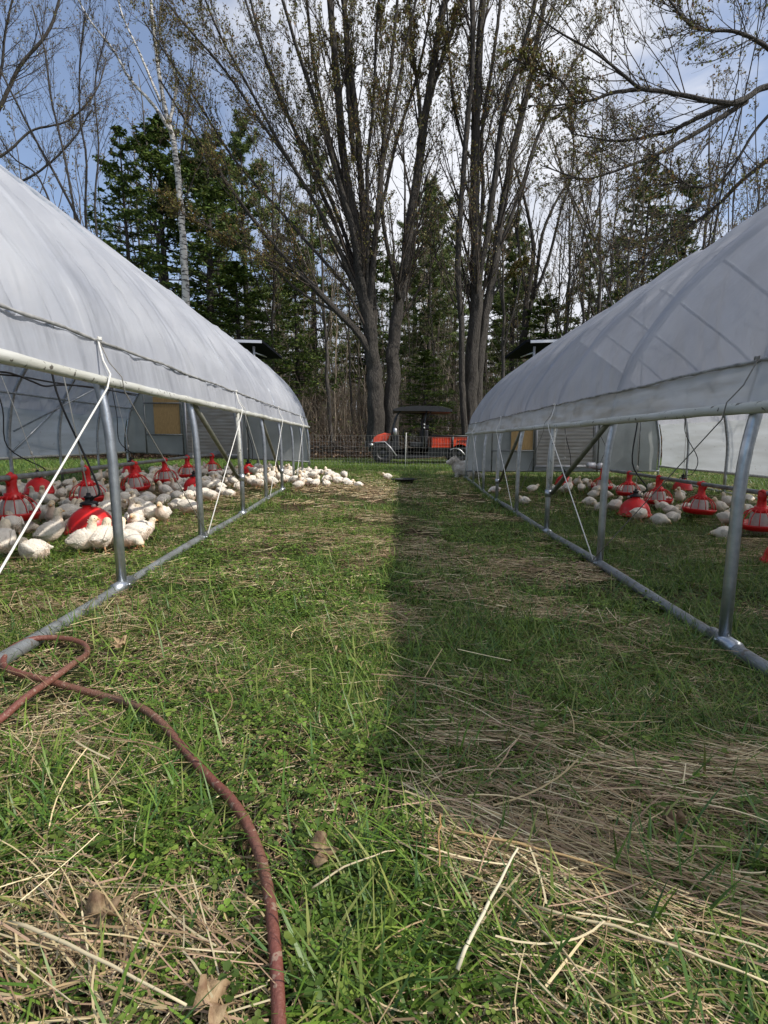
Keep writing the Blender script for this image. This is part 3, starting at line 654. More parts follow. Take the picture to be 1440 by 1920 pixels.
# ------------------------------------------------------------------ chicks
def loft(mb, rings, seg=16, tint=None, nz=0.0, seed=0):
    """rings: (x, z, half height, half width, tilt) along the spine, nose to +x"""
    V = []; C = []
    for i, (x, z, h, w_, tl) in enumerate(rings):
        for k in range(seg):
            a = 2 * math.pi * k / seg
            dy = w_ * math.sin(a); dz = h * math.cos(a)
            if dz < 0: dz *= 1.06
            px_ = x - dz * math.sin(tl); pz_ = z + dz * math.cos(tl)
            n = nz * mnoise.noise(Vector((px_ * 38 + seed, dy * 38, pz_ * 38))) + nz * 0.6 * mnoise.noise(Vector((px_ * 90 + seed, dy * 90, pz_ * 90)))
            L_ = math.hypot(dy, dz) + 1e-6
            V.append([px_ + 0, dy * (1 + n / L_), pz_ + dz / L_ * n])
            C.append(tint(i, len(rings), a) if tint else (1, 1, 1))
    n = len(rings); q = []
    for i in range(n - 1):
        for k in range(seg):
            q.append([i * seg + k, i * seg + (k + 1) % seg, (i + 1) * seg + (k + 1) % seg, (i + 1) * seg + k])
    t = [[0, k + 1, k] for k in range(1, seg - 1)] + [[(n - 1) * seg, (n - 1) * seg + k, (n - 1) * seg + k + 1] for k in range(1, seg - 1)]
    mb.raw(V, q=q, t=t, c=C)
def make_chick(pose, seed, k=1.0):
    rng = random.Random(seed)
    T = empty('chick')
    zb = {'stand': 0.118, 'peck': 0.112, 'walk': 0.118, 'crouch': 0.066, 'sleep': 0.060, 'look': 0.116}[pose]
    pit = {'stand': 0.30, 'peck': -0.12, 'walk': 0.12, 'crouch': 0.10, 'sleep': 0.0, 'look': 0.38}[pose]; KX = 0.78
    # spine of the trunk: tail -> rump -> back -> breast
    tr = [(-0.128, 0.020, 0.004, 0.006, -0.4), (-0.116, 0.016, 0.014, 0.018, -0.3), (-0.098, 0.008, 0.030, 0.034, -0.2), (-0.070, 0.0, 0.050, 0.050, 0), (-0.035, -0.003, 0.062, 0.060, 0), (0.005, -0.002, 0.065, 0.063, 0.05), (0.040, 0.004, 0.058, 0.058, 0.25)]
    if pose == 'stand': nk = [(0.066, 0.024, 0.042, 0.044, 0.6), (0.080, 0.052, 0.028, 0.030, 1.0), (0.086, 0.080, 0.021, 0.023, 1.2), (0.092, 0.104, 0.020, 0.022, 1.0), (0.103, 0.122, 0.022, 0.021, 0.4), (0.118, 0.124, 0.018, 0.017, 0.1), (0.130, 0.119, 0.009, 0.009, 0.1)]
    elif pose == 'look': nk = [(0.062, 0.030, 0.042, 0.044, 0.8), (0.068, 0.064, 0.027, 0.029, 1.4), (0.070, 0.098, 0.020, 0.022, 1.5), (0.073, 0.128, 0.019, 0.021, 1.3), (0.082, 0.148, 0.021, 0.020, 0.5), (0.096, 0.150, 0.017, 0.016, 0.1), (0.108, 0.146, 0.009, 0.009, 0.0)]
    elif pose == 'walk': nk = [(0.070, 0.018, 0.044, 0.044, 0.45), (0.095, 0.040, 0.030, 0.030, 0.8), (0.110, 0.062, 0.022, 0.023, 0.9), (0.122, 0.080, 0.021, 0.021, 0.6), (0.136, 0.088, 0.021, 0.020, 0.2), (0.150, 0.086, 0.016, 0.016, 0.0), (0.160, 0.080, 0.008, 0.008, 0.0)]
    elif pose == 'peck': nk = [(0.072, -0.008, 0.044, 0.044, -0.2), (0.098, -0.024, 0.030, 0.031, -0.6), (0.114, -0.044, 0.023, 0.024, -0.9), (0.124, -0.062, 0.021, 0.021, -1.0), (0.132, -0.078, 0.020, 0.019, -1.0), (0.138, -0.090, 0.014, 0.014, -1.1), (0.142, -0.097, 0.007, 0.007, -1.1)]
    elif pose == 'crouch': nk = [(0.064, 0.022, 0.038, 0.042, 0.6), (0.074, 0.044, 0.026, 0.030, 1.0), (0.080, 0.060, 0.022, 0.024, 1.1), (0.086, 0.074, 0.022, 0.022, 0.9), (0.098, 0.084, 0.021, 0.020, 0.2), (0.112, 0.083, 0.016, 0.015, 0.0), (0.122, 0.078, 0.008, 0.008, 0.0)]
    else: nk = [(0.066, 0.004, 0.040, 0.042, 0.1), (0.084, -0.002, 0.028, 0.031, 0.0), (0.098, -0.010, 0.022, 0.024, -0.2), (0.110, -0.018, 0.020, 0.021, -0.3), (0.122, -0.028, 0.018, 0.018, -0.4), (0.132, -0.036, 0.013, 0.013, -0.5), (0.139, -0.042, 0.006, 0.006, -0.5)]
    nx, nz_ = tr[-1][0], tr[-1][1]
    nk = [(nx + (x - nx) * 0.86, nz_ + (z - nz_) * (0.62 if pose != 'look' else 0.78), h * 1.2, w_ * 1.22, t) for x, z, h, w_, t in nk]
    cp_, sp_ = math.cos(pit), math.sin(pit)
    def RO(x, z): return x * cp_ - z * sp_, x * sp_ + z * cp_
    rings = []
    bx, bz = tr[-1][0] * KX, tr[-1][1]; rbx, rbz = RO(bx, bz)
    for i, (x, z, h, w_, t) in enumerate(tr + nk):
        if i < len(tr): a_, b_ = RO(x * KX, z); kk = 1.08 if pose in ('crouch', 'sleep') else 1.0; rings.append((a_, b_ + zb, h * kk, w_ * 1.02, t + pit))
        else: rings.append((rbx + x - tr[-1][0], rbz + z - tr[-1][1] + zb, h, w_, t))
    # finer rings
    rr = smooth_path(np.array(rings), 34)
    pink = rng.random()
    def tint(i, n, a):
        f = i / n; below = -math.cos(a)
        c = np.array([1.0, 1.0, 1.0])
        if f > 0.55: k_ = min((f - 0.55) * 2.2, 0.85); c = c * (1 - k_) + np.array([0.98, 0.86, 0.62]) * k_     # buff down on neck and head
        if below > 0.2: c = c * np.array([0.99, 0.89, 0.84])
        if pink > 0.6 and 0.25 < f < 0.6 and below > 0: c = c * np.array([1.0, 0.84, 0.80])
        return tuple(np.clip(c, 0, 1.05))
    body = MB(); loft(body, [tuple(r) for r in rr], 18, tint, 0.0040, seed)
    # loose down: short tufts all over so the outline is ragged
    P0 = np.concatenate(body.v); C0 = np.concatenate(body.c); rg = np.random.default_rng(seed)
    nv = len(P0); pick = rg.integers(18 * 2, int(nv * 0.80), 1100); base = P0[pick]
    cen = np.repeat(np.array([[r[0], 0, r[1]] for r in rr]), 18, axis=0)[pick]
    out = base - cen; out /= np.linalg.norm(out, axis=1, keepdims=True) + 1e-6
    dirn = out * 0.30 + np.array([-0.8, 0, -0.25]) + rg.normal(0, 0.22, (1100, 3)); dirn /= np.linalg.norm(dirn, axis=1, keepdims=True)
    ln = rg.uniform(0.006, 0.012, (1100, 1)); sd_ = np.cross(dirn, out); sd_ /= np.linalg.norm(sd_, axis=1, keepdims=True) + 1e-6
    b0 = base - out * 0.002
    vv = np.stack([b0 - sd_ * 0.0026, b0 + sd_ * 0.0026, b0 + dirn * ln], 1)
    body.raw(vv.reshape(-1, 3), t=np.arange(3300).reshape(-1, 3), c=np.repeat(C0[pick] * rg.uniform(0.9, 1.05, (1100, 1)), 3, axis=0))
    body.build('body', M['fluff'], T)
    # wings
    for s in (-1, 1):
        wb = MB()
        wr = [(0.052, 0.010, 0.010, 0.004, 0), (0.040, 0.010, 0.026, 0.010, 0), (0.012, 0.006, 0.037, 0.013, -0.05), (-0.022, 0.002, 0.034, 0.012, -0.1), (-0.056, -0.002, 0.023, 0.009, -0.15), (-0.085, -0.002, 0.012, 0.006, -0.2), (-0.104, 0.0, 0.004, 0.003, -0.2)]
        loft(wb, [(RO(x * KX, z + 0.010)[0], RO(x * KX, z + 0.010)[1] + zb, h, w_, t + pit) for x, z, h, w_, t in wr], 12, None, 0.002, seed + s)
        o = wb.build('wing', M['fluff'], T); o.location = (0, s * 0.054, 0.002); o.rotation_euler = (0, 0, s * -0.08)
    hx, hz = rr[-5][0], rr[-5][1]; tx, tz = rr[-1][0], rr[-1][1]
    dx, dz = tx - hx, tz - hz; L_ = math.hypot(dx, dz); dx /= L_; dz /= L_
    MB().tube([[tx - dx * 0.006, 0, tz - dz * 0.006], [tx + dx * 0.008, 0, tz + dz * 0.008], [tx + dx * 0.017, 0, tz + dz * 0.017 - 0.003]], [0.0085, 0.006, 0.0012], 8).build('beak', M['beak'], T)
    for s in (-1, 1):
        MB().lathe([(0.0, -0.0042), (0.003, -0.003), (0.0042, 0), (0.003, 0.003), (0.0, 0.0042)], 8, loc=(hx + dx * 0.004 + (-dz) * 0.004, s * 0.0178, hz + dz * 0.004 + abs(dx) * 0.004)).build('eye', M['eye'], T)
    # legs
    if pose != 'sleep':
        for s in (-1, 1):
            st = 0.03 * s if pose == 'walk' else rng.uniform(-0.008, 0.008)
            hp_ = np.array([-0.005 + st * 0.4, s * 0.032, zb - 0.045]); an = np.array([st * 1.3 - 0.012, s * 0.034, 0.014])
            if pose == 'crouch': hp_[2] = 0.03
            hk = (hp_ + an) / 2 + np.array([-0.014, 0, 0.004])
            lg = MB().tube([hp_, hk, an], [0.009, 0.0062, 0.0052], 8)
            for a in (-0.5, 0.0, 0.5, math.pi):
                L_ = 0.034 if a != math.pi else 0.014
                lg.tube([an + [0, 0, 0.0], an + [L_ * 0.55 * math.cos(a), L_ * 0.55 * math.sin(a), -0.004], an + [L_ * math.cos(a), L_ * math.sin(a), -0.011]], [0.0050, 0.0038, 0.0022], 6)
            leg = lg.build('leg', M['shank'], T)
            if pose != 'crouch':
                th = MB(); loft(th, [(hp_[0] - 0.002, zb - 0.02, 0.03, 0.022, 0)] * 1 + [(hp_[0], zb - 0.03, 0.028, 0.020, 0)], 10)
                V = []
                MBt = MB().tube([[hp_[0], s * 0.030, zb - 0.018], [hp_[0] - 0.002, s * 0.032, zb - 0.040], [hk[0], hk[1], hk[2] + 0.004]], [0.028, 0.022, 0.009], 10, c=(0.98, 0.88, 0.82))
                MBt.build('thigh', M['fluff'], T)
    return T
POSES = ['stand', 'look', 'walk', 'peck', 'crouch', 'sleep', 'stand', 'peck', 'crouch']
PROTO = {}
for i, p_ in enumerate(POSES): PROTO.setdefault(p_, []).append([make_chick(p_, 11 + i * 5), False])
rc = random.Random(4)
ADJ = {'stand': 'standing', 'look': 'upright', 'walk': 'stepping', 'peck': 'pecking', 'crouch': 'crouched', 'sleep': 'resting'}
HEAD = []
def chick(px, py, face, pose, label=None, sc=1.0, xy=None):
    p = G(px, py) if xy is None else np.array([xy[0], xy[1], float(gz(*xy))])
    pr = PROTO[pose][rc.randrange(len(PROTO[pose]))]
    if not pr[1]: o = pr[0]; pr[1] = True
    else: o = copy_tree(pr[0])
    o.location = (p[0], p[1], p[2] + 0.004); o.rotation_euler = (rc.uniform(-0.05, 0.05), rc.uniform(-0.06, 0.06), R(face)); o.scale = (sc, sc * rc.uniform(0.94, 1.08), sc * rc.uniform(0.95, 1.04))
    HEAD.append((o, p[0], p[1], pose))
    tag(o, label, 'chick', 'white chicks')
    return o
# face: 0 = looks to +x (right in the picture), 180 = left, 90 = away, -90 = towards the camera
HERO = [
 (158, 1043, 12, 'look', 'white chick striding with stretched neck in front of the shiny red bell', 1.12),
 (66, 1052, 168, 'crouch', 'pinkish white chick bending down, lowest of the crowd on trampled straw', 1.1),
 (8, 1052, 110, 'stand', 'white chick cut off by the picture edge below the thick rope', 1.15),
 (192, 1041, 88, 'stand', 'pink-rumped chick seen from behind drinking at the shiny red bell', 1.1),
 (98, 1028, 40, 'look', 'chick with yellowish stretched neck behind the bending pinkish one', 1.1),
 (218, 1034, 75, 'stand', 'chick seen from behind, half hidden by the first hoop leg', 1.05),
 (258, 1030, 175, 'peck', 'white chick with raised tail just beyond the first hoop leg', 1.15),
 (240, 1036, -10, 'peck', 'chick with head down between the first hoop leg and the one with raised tail', 1.0),
 (42, 1002, 15, 'sleep', 'plump white chick under the cut-off feeder with its head tucked down', 1.15),
 (306, 985, -85, 'stand', 'pink chick facing the camera on bare soil between the first and second hoops', 1.05),
 (284, 984, 190, 'walk', 'white chick beside the pink one that faces the camera', 1.05),
 (352, 970, 5, 'peck', 'bright white chick with its head down beside the second hoop leg', 1.1),
 (258, 985, 150, 'look', 'slim-necked grey-white chick between the first hoop and the pink chick', 1.0),
 (272, 1005, 30, 'crouch', 'yellow-headed chick crouched behind the one with raised tail', 1.0),
 (110, 1005, 20, 'crouch', 'buff-headed chick crouched left of the shiny red bell', 1.05),
 (88, 985, -20, 'stand', 'chick with buff head turned down beside the plump one', 1.05),
 (135, 985, 35, 'stand', 'chick with olive-buff neck just behind the shiny red bell rim', 1.05),
 (672, 916, 170, 'crouch', 'lone round chick on straw between the crowd and the black tray', 0.95),
 (727, 904, 200, 'walk', 'bright white chick right beside the black tray', 0.95),
 (655, 913, 10, 'crouch', 'last chick of the line reaching out of the tunnel end', 0.95),
 (632, 912, 200, 'stand', 'chick second from the end of the line outside the tunnel', 0.95),
 (612, 914, 120, 'crouch', 'chick third from the end of the line outside the tunnel', 0.95),
 (592, 917, 60, 'stand', 'chick fourth from the end of the line outside the tunnel', 0.95),
 (560, 921, 10, 'walk', 'pinkish chick walking at the front of the group by the far corner leg', 0.95),
 (928, 929, 170, 'peck', 'white chick pecking alone behind the fifth hoop of the grey tunnel', 0.95),
 (997, 927, 5, 'walk', 'white chick walking alone in grass between the third and fourth grey tunnel hoops', 0.95),
 (982, 946, 190, 'crouch', 'white chick low in the grass beside the fourth hoop leg of the grey tunnel', 0.95),
 (1040, 924, 100, 'crouch', 'chick beside the small red bell, nearer the hoop leg', 0.95),
 (1058, 924, -60, 'crouch', 'pinkish chick in front of the small red bell of the grey tunnel', 0.95),
 (1082, 914, -80, 'stand', 'chick standing on the far side of the small red bell', 0.95),
 (1098, 908, 10, 'sleep', 'flat resting chick beyond the small red bell', 0.95),
 (1120, 925, 40, 'crouch', 'chick beneath the farthest pan feeder of the grey tunnel', 0.95),
 (1104, 948, 185, 'sleep', 'stretched chick lying in grass before the red bell of the grey tunnel', 1.0),
 (1126, 960, 170, 'crouch', 'chick lying second from the red bell in the grey tunnel', 1.0),
 (1152, 962, 20, 'stand', 'chick with its neck up touching the red bell of the grey tunnel', 1.0),
 (1237, 985, -60, 'sleep', 'round chick asleep in grass right in front of the grey tunnel bell', 1.05),
 (1240, 958, 160, 'crouch', 'buff-faced chick behind the round sleeping one', 1.0),
 (1258, 966, -10, 'crouch', 'white chick lying alongside the buff-faced one', 1.0),
 (1286, 962, 175, 'sleep', 'smooth white chick lying under the second pan feeder of the grey tunnel', 1.05),
 (1357, 1012, 150, 'sleep', 'round chick alone near the thickest hoop leg', 1.05),
 (1366, 982, 80, 'crouch', 'brownish-white chick behind the thickest hoop leg', 1.0),
 (1426, 1003, 172, 'sleep', 'large white chick lying at the picture edge past the thickest hoop leg', 1.15),
 (1343, 958, 60, 'crouch', 'chick between two pan feeders, behind the thickest hoop leg', 1.0),
 (1364, 955, 120, 'stand', 'chick standing among those behind the thickest hoop leg', 1.0),
 (1160, 924, 30, 'crouch', 'chick between the third and fourth pan feeders of the grey tunnel', 0.95),
 (1200, 928, 170, 'stand', 'chick under the feed pipe just behind the bell of the grey tunnel', 0.95),
 (1214, 938, 20, 'crouch', 'chick lying behind the bell of the grey tunnel', 0.95),
 (1274, 932, 190, 'crouch', 'chick close to the far bell of the grey tunnel', 0.95),
 (1402, 942, 10, 'sleep', 'chick lying flat just past the thickest hoop leg', 1.0),
 (1178, 934, 110, 'stand', 'chick under the fourth pan feeder of the grey tunnel', 0.95),
 (1400, 965, 200, 'crouch', 'chick under the cut-off feeder of the grey tunnel', 1.0),
]
for px, py, fc, ps, lb, sc in HERO: chick(px, py, fc, ps, lb, sc * 0.98)
front = ([0, 120, 230, 300, 345, 440, 470, 560, 655], [1022, 1012, 1000, 972, 956, 938, 924, 918, 910])
back = ([0, 120, 200, 400, 500, 580, 655], [902, 893, 890, 886, 883, 888, 900])
spots = []
tries = 0
while len(spots) < 238 and tries < 90000:
    tries += 1
    x = rc.uniform(-5.3, -0.5); y = rc.uniform(3.4, 12.2)
    px, py = proj((x, y, float(gz(x, y))))
    if px < -30 or px > 655: continue
    if not (np.interp(px, *back) < py < np.interp(px, *front)): continue
    if x > -(1.40 + 0.037 * y) and y < 8.4: continue
    mind = 0.132
    if any((x - a) ** 2 + (y - b_) ** 2 < mind ** 2 for a, b_ in spots): continue
    if any((x - h[1]) ** 2 + (y - h[2]) ** 2 < 0.15 ** 2 for h in HEAD): continue
    if any((x - d[0]) ** 2 + (y - d[1]) ** 2 < 0.22 ** 2 for d in DRP): continue
    
    
    spots.append((x, y))
ANCH = [((p[0], p[1]), n) for p, n in zip(FEED, ['the cut-off feeder', 'the second feeder', 'the third feeder', 'the fourth feeder', 'the fifth feeder', 'the motor housing'])] + \
       [((p[0], p[1]), n) for p, n in zip(DRP[:5], ['the shiny near bell', 'the bell behind the second hoop leg', 'the bell under the twisted tube', 'the bell behind the feed pipe', 'the small red bell'])] + \
       [((-1.6, 8.0), 'the end of the base rail'), ((-1.65, 9.2), 'the last hoop legs'), ((-1.5, 10.8), 'the tunnel end corner'), ((-2.4, 8.6), 'the third hoop from the tunnel end'), ((-2.6, 10.8), 'the end wall foot')]
lots = {}
nl = len(spots); tries = 0
while len(spots) < nl + 24 and tries < 9000:
    tries += 1; x = rc.uniform(2.7, 4.9); y = rc.uniform(5.4, 9.6)
    if any((x - a) ** 2 + (y - b_) ** 2 < 0.22 ** 2 for a, b_ in spots[nl:]) or any((x - h[1]) ** 2 + (y - h[2]) ** 2 < 0.2 ** 2 for h in HEAD) or any((x - d[0]) ** 2 + (y - d[1]) ** 2 < 0.24 ** 2 for d in DRP): continue
    if min((x - f[0]) ** 2 + (y - f[1]) ** 2 for f in FEEDR) > 0.7: continue
    spots.append((x, y))
ANCH += [((p[0], p[1]), n) for p, n in zip(FEEDR, ['the cut-off feeder of the grey tunnel', 'the grey tunnel feeder between two hoops', 'the third grey tunnel feeder', 'the fourth grey tunnel feeder', 'the last grey tunnel feeder'])]
for x, y in sorted(spots):
    pose = rc.choice(['stand', 'crouch', 'crouch', 'crouch', 'peck', 'peck', 'walk', 'sleep', 'sleep', 'stand', 'crouch', 'look'])
    tow = min(ANCH[:11] + ANCH[-5:], key=lambda a: (a[0][0] - x) ** 2 + (a[0][1] - y) ** 2)[0]
    fc = math.degrees(math.atan2(tow[1] - y, tow[0] - x)) + rc.gauss(0, 70)
    o = chick(0, 0, fc, pose, None, rc.uniform(0.92, 1.08) * 1.0, (x, y))
    an = min(ANCH, key=lambda a: (a[0][0] - x) ** 2 + (a[0][1] - y) ** 2)[1]
    lots.setdefault((an, pose), []).append((proj((x, y, 0.1))[0], o))
ORD = ['first', 'second', 'third', 'fourth', 'fifth', 'sixth', 'seventh', 'eighth', 'ninth', 'tenth', 'eleventh', 'twelfth']
for (an, pose), L_ in lots.items():
    L_.sort(key=lambda t: t[0])
    for k, (_, o) in enumerate(L_):
        o['label'] = ('%s white chick by %s' % (ADJ[pose], an)) if len(L_) == 1 else ('%s white chick by %s, %s from the left' % (ADJ[pose], an, ORD[min(k, 11)]))
for pl_ in PROTO.values():
    for o, u in pl_:
        if not u:
            for ch in KIDS.get(o.name, []): bpy.data.objects.remove(ch)
            bpy.data.objects.remove(o)

# ------------------------------------------------------------------ garden hose, leaves, stalks
hp_ = [(-60, 1385), (0, 1352), (50, 1320), (100, 1285), (140, 1257), (163, 1227), (155, 1206), (115, 1196), (60, 1201), (18, 1221), (6, 1245), (32, 1262), (80, 1277), (135, 1290), (200, 1305), (260, 1326), (305, 1360), (350, 1410), (390, 1455), (435, 1505), (466, 1555), (488, 1605), (503, 1670), (513, 1755), (519, 1830), (523, 1920), (527, 2000)]
pts = []
for i, (a, b_) in enumerate(hp_):
    p = G(a, b_, 0.042); p[2] += 0.042 + 0.5 * float(ground_bumps(p[0], p[1])) + (0.024 if 2 <= i <= 4 else 0) + 0.004 * math.sin(i * 1.7)
    pts.append(p)
HOSE = smooth_path(pts, 400)[:, :2]
MBh = MB().tube(smooth_path(pts, 260), 0.0106, 14)
tag(MBh.build('garden_hose', M['hose_r']), 'dirty reddish brown hose looping once and running across the grass', 'hose')
def dead_leaf(px, py, size, rz, tilt, label, seed):
    rg = np.random.default_rng(seed); p = G(px, py, 0.045)
    n = 5; lob = []
    for k in range(22):                      # maple outline: five pointed lobes
        a = -2.6 + 5.2 * k / 21; r = 0.62 + 0.38 * (1 if k % 4 == 2 else (0.1 if k % 4 == 0 else 0.45)) + rg.uniform(-0.05, 0.05)
        lob.append([r * math.cos(a) * size, r * math.sin(a) * size])
    mb = MB(); V = [[0, 0, 0]]
    for f in (0.5, 1.0):
        for x, y in lob: V.append([x * f, y * f, 0.42 * size * f * f * math.sin(4 * math.atan2(y, x) + seed) + 0.45 * size * f * f * abs(y / size)])
    t = [[0, 1 + k, 2 + k] for k in range(21)]; q = [[1 + k, 23 + k, 24 + k, 2 + k] for k in range(21)]
    mb.raw(V, q=q, t=t); mb.tube([[0, 0, 0], [-size * 0.6, 0.1 * size, 0.1 * size], [-size * 1.1, 0.15 * size, 0.3 * size]], [0.0012, 0.001, 0.0008], 5)
    o = mb.build('dead_leaf', M['dead']); o.location = (p[0], p[1], p[2] + 0.05); o.rotation_euler = (tilt, tilt * 0.5, rz)
    sol = o.modifiers.new('thick', 'SOLIDIFY'); sol.thickness = 0.0006
    tag(o, label, 'leaf', 'dead leaves in the grass')
dead_leaf(395, 1885, 0.034, 1.2, 0.5, 'pale curled dead leaf near the bottom edge beside the hose', 1)
dead_leaf(600, 1600, 0.034, 0.6, 0.7, 'tan dead leaf standing on edge just past the hose bend', 2)
dead_leaf(150, 1490, 0.022, 2.0, 1.0, 'narrow rusty dead leaf in grass inside the hose curve', 3)
dead_leaf(222, 1210, 0.034, 0.2, 0.3, 'whitish dead leaf close to the hose loop', 4)
dead_leaf(630, 1222, 0.020, 1.4, 0.8, 'small dark red dead leaf in the middle of the aisle', 5)
dead_leaf(398, 1300, 0.020, 2.4, 0.5, 'small pale leaf scrap beyond the hose', 6)
dead_leaf(1270, 1545, 0.035, 2.9, 0.5, 'brown-grey crumpled leaf among flattened straw', 7)
dead_leaf(190, 1715, 0.032, 0.9, 0.2, 'bleached dead leaf pressed flat beside straw stems', 8)
def stalk(a, b_, r, label, col, seed, lift=0.05):
    p = G(*a, 0.05); q = G(*b_, 0.06); p[2] += 0.05; q[2] += lift + 0.02; n = 9; rg = np.random.default_rng(seed)
    pts = [p + (q - p) * f + rg.normal(0, 0.0015, 3) + np.array([0, 0, 0.012 * math.sin(f * 3.1)]) for f in np.linspace(0, 1, n)]
    tag(MB().tube(pts, np.linspace(r, r * 0.55, n), 6, c=col).build('dry_stalk', M['straw']), label, 'stalk', 'thick dry stalks')
stalk((857, 1820), (972, 1642), 0.0036, 'thick bleached stalk slanting up near the bottom of the aisle', (0.62, 0.56, 0.40), 1, 0.10)
stalk((15, 1728), (352, 1902), 0.0034, 'long bleached stalk pointing from the picture edge at the pale curled leaf', (0.56, 0.48, 0.31), 2)
stalk((835, 1555), (1210, 1662), 0.0030, 'long honey-coloured stalk lying across flattened straw', (0.44, 0.30, 0.14), 3)
stalk((1000, 1700), (1445, 1855), 0.0030, 'long pale stalk running down to the picture corner', (0.56, 0.47, 0.29), 4)
stalk((825, 1525), (822, 1700), 0.0024, 'upright bent brown stalk beside the thick bleached one', (0.40, 0.24, 0.10), 5, 0.12)
stalk((905, 1640), (1160, 1920), 0.0028, 'dull tan stalk crossing under the longer pale one', (0.42, 0.34, 0.20), 6)
stalk((585, 1665), (740, 1600), 0.0022, 'fine straw-coloured stalk touching the tan standing leaf', (0.52, 0.44, 0.28), 7)

# ------------------------------------------------------------------ feed tray
p = G(758, 907)
T = empty('rubber_tray', tuple(p), 0, 'shallow black rubber tray with one chick beside it', 'tray')
MB().lathe([(0.0, 0.015), (0.16, 0.015), (0.20, 0.085), (0.215, 0.09), (0.215, 0.10), (0.20, 0.10), (0.19, 0.095), (0.155, 0.03), (0.0, 0.03)], 28).build('basin', M['trough'], T)
for s in (-1, 1): MB().tube([[s * 0.205, -0.05, 0.09], [s * 0.245, -0.03, 0.085], [s * 0.245, 0.03, 0.085], [s * 0.205, 0.05, 0.09]], 0.011, 6).build('handle', M['trough'], T)

# ------------------------------------------------------------------ white dog
def make_dog():
    p = P(861, 885, 11.45); p[2] = float(gz(p[0], 11.45)) - 0.02
    T = empty('dog', tuple(p), 0, 'big fluffy white dog sitting at the corner of the grey tunnel', 'dog')
    rg = np.random.default_rng(3)
    def tn(i, n, a): 
        f = i / n; c = np.array([1, 1, 1.]); 
        if 0.55 < f < 0.8 and math.cos(a) > -0.3: c = np.array([0.82, 0.76, 0.68])
        return tuple(c)
    body = MB()
    # nose to -x: build facing +x then mirror
    rg_ = [(-0.46, 0.16, 0.10, 0.12, 0.2), (-0.40, 0.18, 0.17, 0.19, 0.1), (-0.26, 0.21, 0.21, 0.21, 0.2), (-0.10, 0.25, 0.20, 0.20, 0.3), (0.02, 0.29, 0.175, 0.165, 0.6), (0.09, 0.36, 0.12, 0.12, 0.9), (0.12, 0.42, 0.095, 0.10, 0.7), (0.16, 0.445, 0.098, 0.10, 0.2), (0.21, 0.435, 0.082, 0.085, 0.0), (0.255, 0.41, 0.052, 0.052, -0.1), (0.305, 0.398, 0.040, 0.040, 0.0), (0.335, 0.392, 0.024, 0.026, 0.0)]
    rr = smooth_path(np.array(rg_), 44)
    loft(body, [tuple(r) for r in rr], 26, tn, 0.02, 5)
    for s in (-1, 1): body.tubes(np.array([[[0.04, s * 0.08, 0.28], [0.06, s * 0.085, 0.15], [0.055, s * 0.085, 0.05], [0.09, s * 0.085, 0.02]]]), np.array([[0.07, 0.050, 0.038, 0.035]]), 10, True)
    for s in (-1, 1): body.tubes(np.array([[[-0.30, s * 0.13, 0.20], [-0.20, s * 0.18, 0.10], [-0.24, s * 0.19, 0.04], [-0.08, s * 0.17, 0.03]]]), np.array([[0.12, 0.10, 0.05, 0.035]]), 10, True)
    body.tubes(np.array([[[-0.44, 0.0, 0.12], [-0.55, 0.08, 0.06], [-0.62, 0.2, 0.05], [-0.6, 0.3, 0.05]]]), np.array([[0.07, 0.065, 0.05, 0.015]]), 10, True)
    # coat
    V = np.concatenate(body.v); N_ = 5200; nv = 44 * 26
    pick = rg.integers(26, int(nv * 0.86), N_); cen = np.repeat(np.array([[r[0], 0, r[1]] for r in rr]), 26, axis=0)[pick]
    b0 = V[pick]; out = b0 - cen; out /= np.linalg.norm(out, axis=1, keepdims=True) + 1e-6
    d = out * 0.5 + np.array([-0.55, 0, -0.75]) + rg.normal(0, 0.22, (N_, 3)); d /= np.linalg.norm(d, axis=1, keepdims=True)
    ln = rg.uniform(0.03, 0.075, (N_, 1)) * np.where(b0[:, :1] > 0.12, 0.4, 1.0); sd_ = np.cross(d, out); sd_ /= np.linalg.norm(sd_, axis=1, keepdims=True) + 1e-6
    vv = np.stack([b0 - sd_ * 0.006, b0 + sd_ * 0.006, b0 + d * ln + out * 0.004], 1)
    cc = np.repeat(rg.uniform(0.75, 1.08, (N_, 1)) * np.array([[1, 0.98, 0.94]]), 3, axis=0)
    body.raw(vv.reshape(-1, 3), t=np.arange(N_ * 3).reshape(-1, 3), c=cc)
    body.v = [v * np.array([-1, 1, 1]) for v in body.v]
    body.build('body', M['dog'], T)
    for s in (-1, 1):
        e = MB(); loft(e, [(0.0, 0.0, 0.008, 0.03, 0), (-0.01, -0.04, 0.012, 0.04, 1.2), (-0.015, -0.085, 0.01, 0.028, 1.4), (-0.015, -0.105, 0.004, 0.008, 1.5)], 10, None, 0.002, 3)
        o = e.build('ear', M['dog'], T); o.location = (-0.15, s * 0.088, 0.50)
        MB().lathe([(0, -0.009), (0.007, -0.006), (0.009, 0), (0.007, 0.006), (0, 0.009)], 8, loc=(-0.238, s * 0.045, 0.455)).build('eye', M['eye'], T)
    MB().lathe([(0, -0.016), (0.014, -0.010), (0.017, 0), (0.012, 0.012), (0, 0.016)], 10, loc=(-0.342, 0, 0.405)).build('nose', M['eye'], T)
    T.scale = (0.90,) * 3
    return T
make_dog()

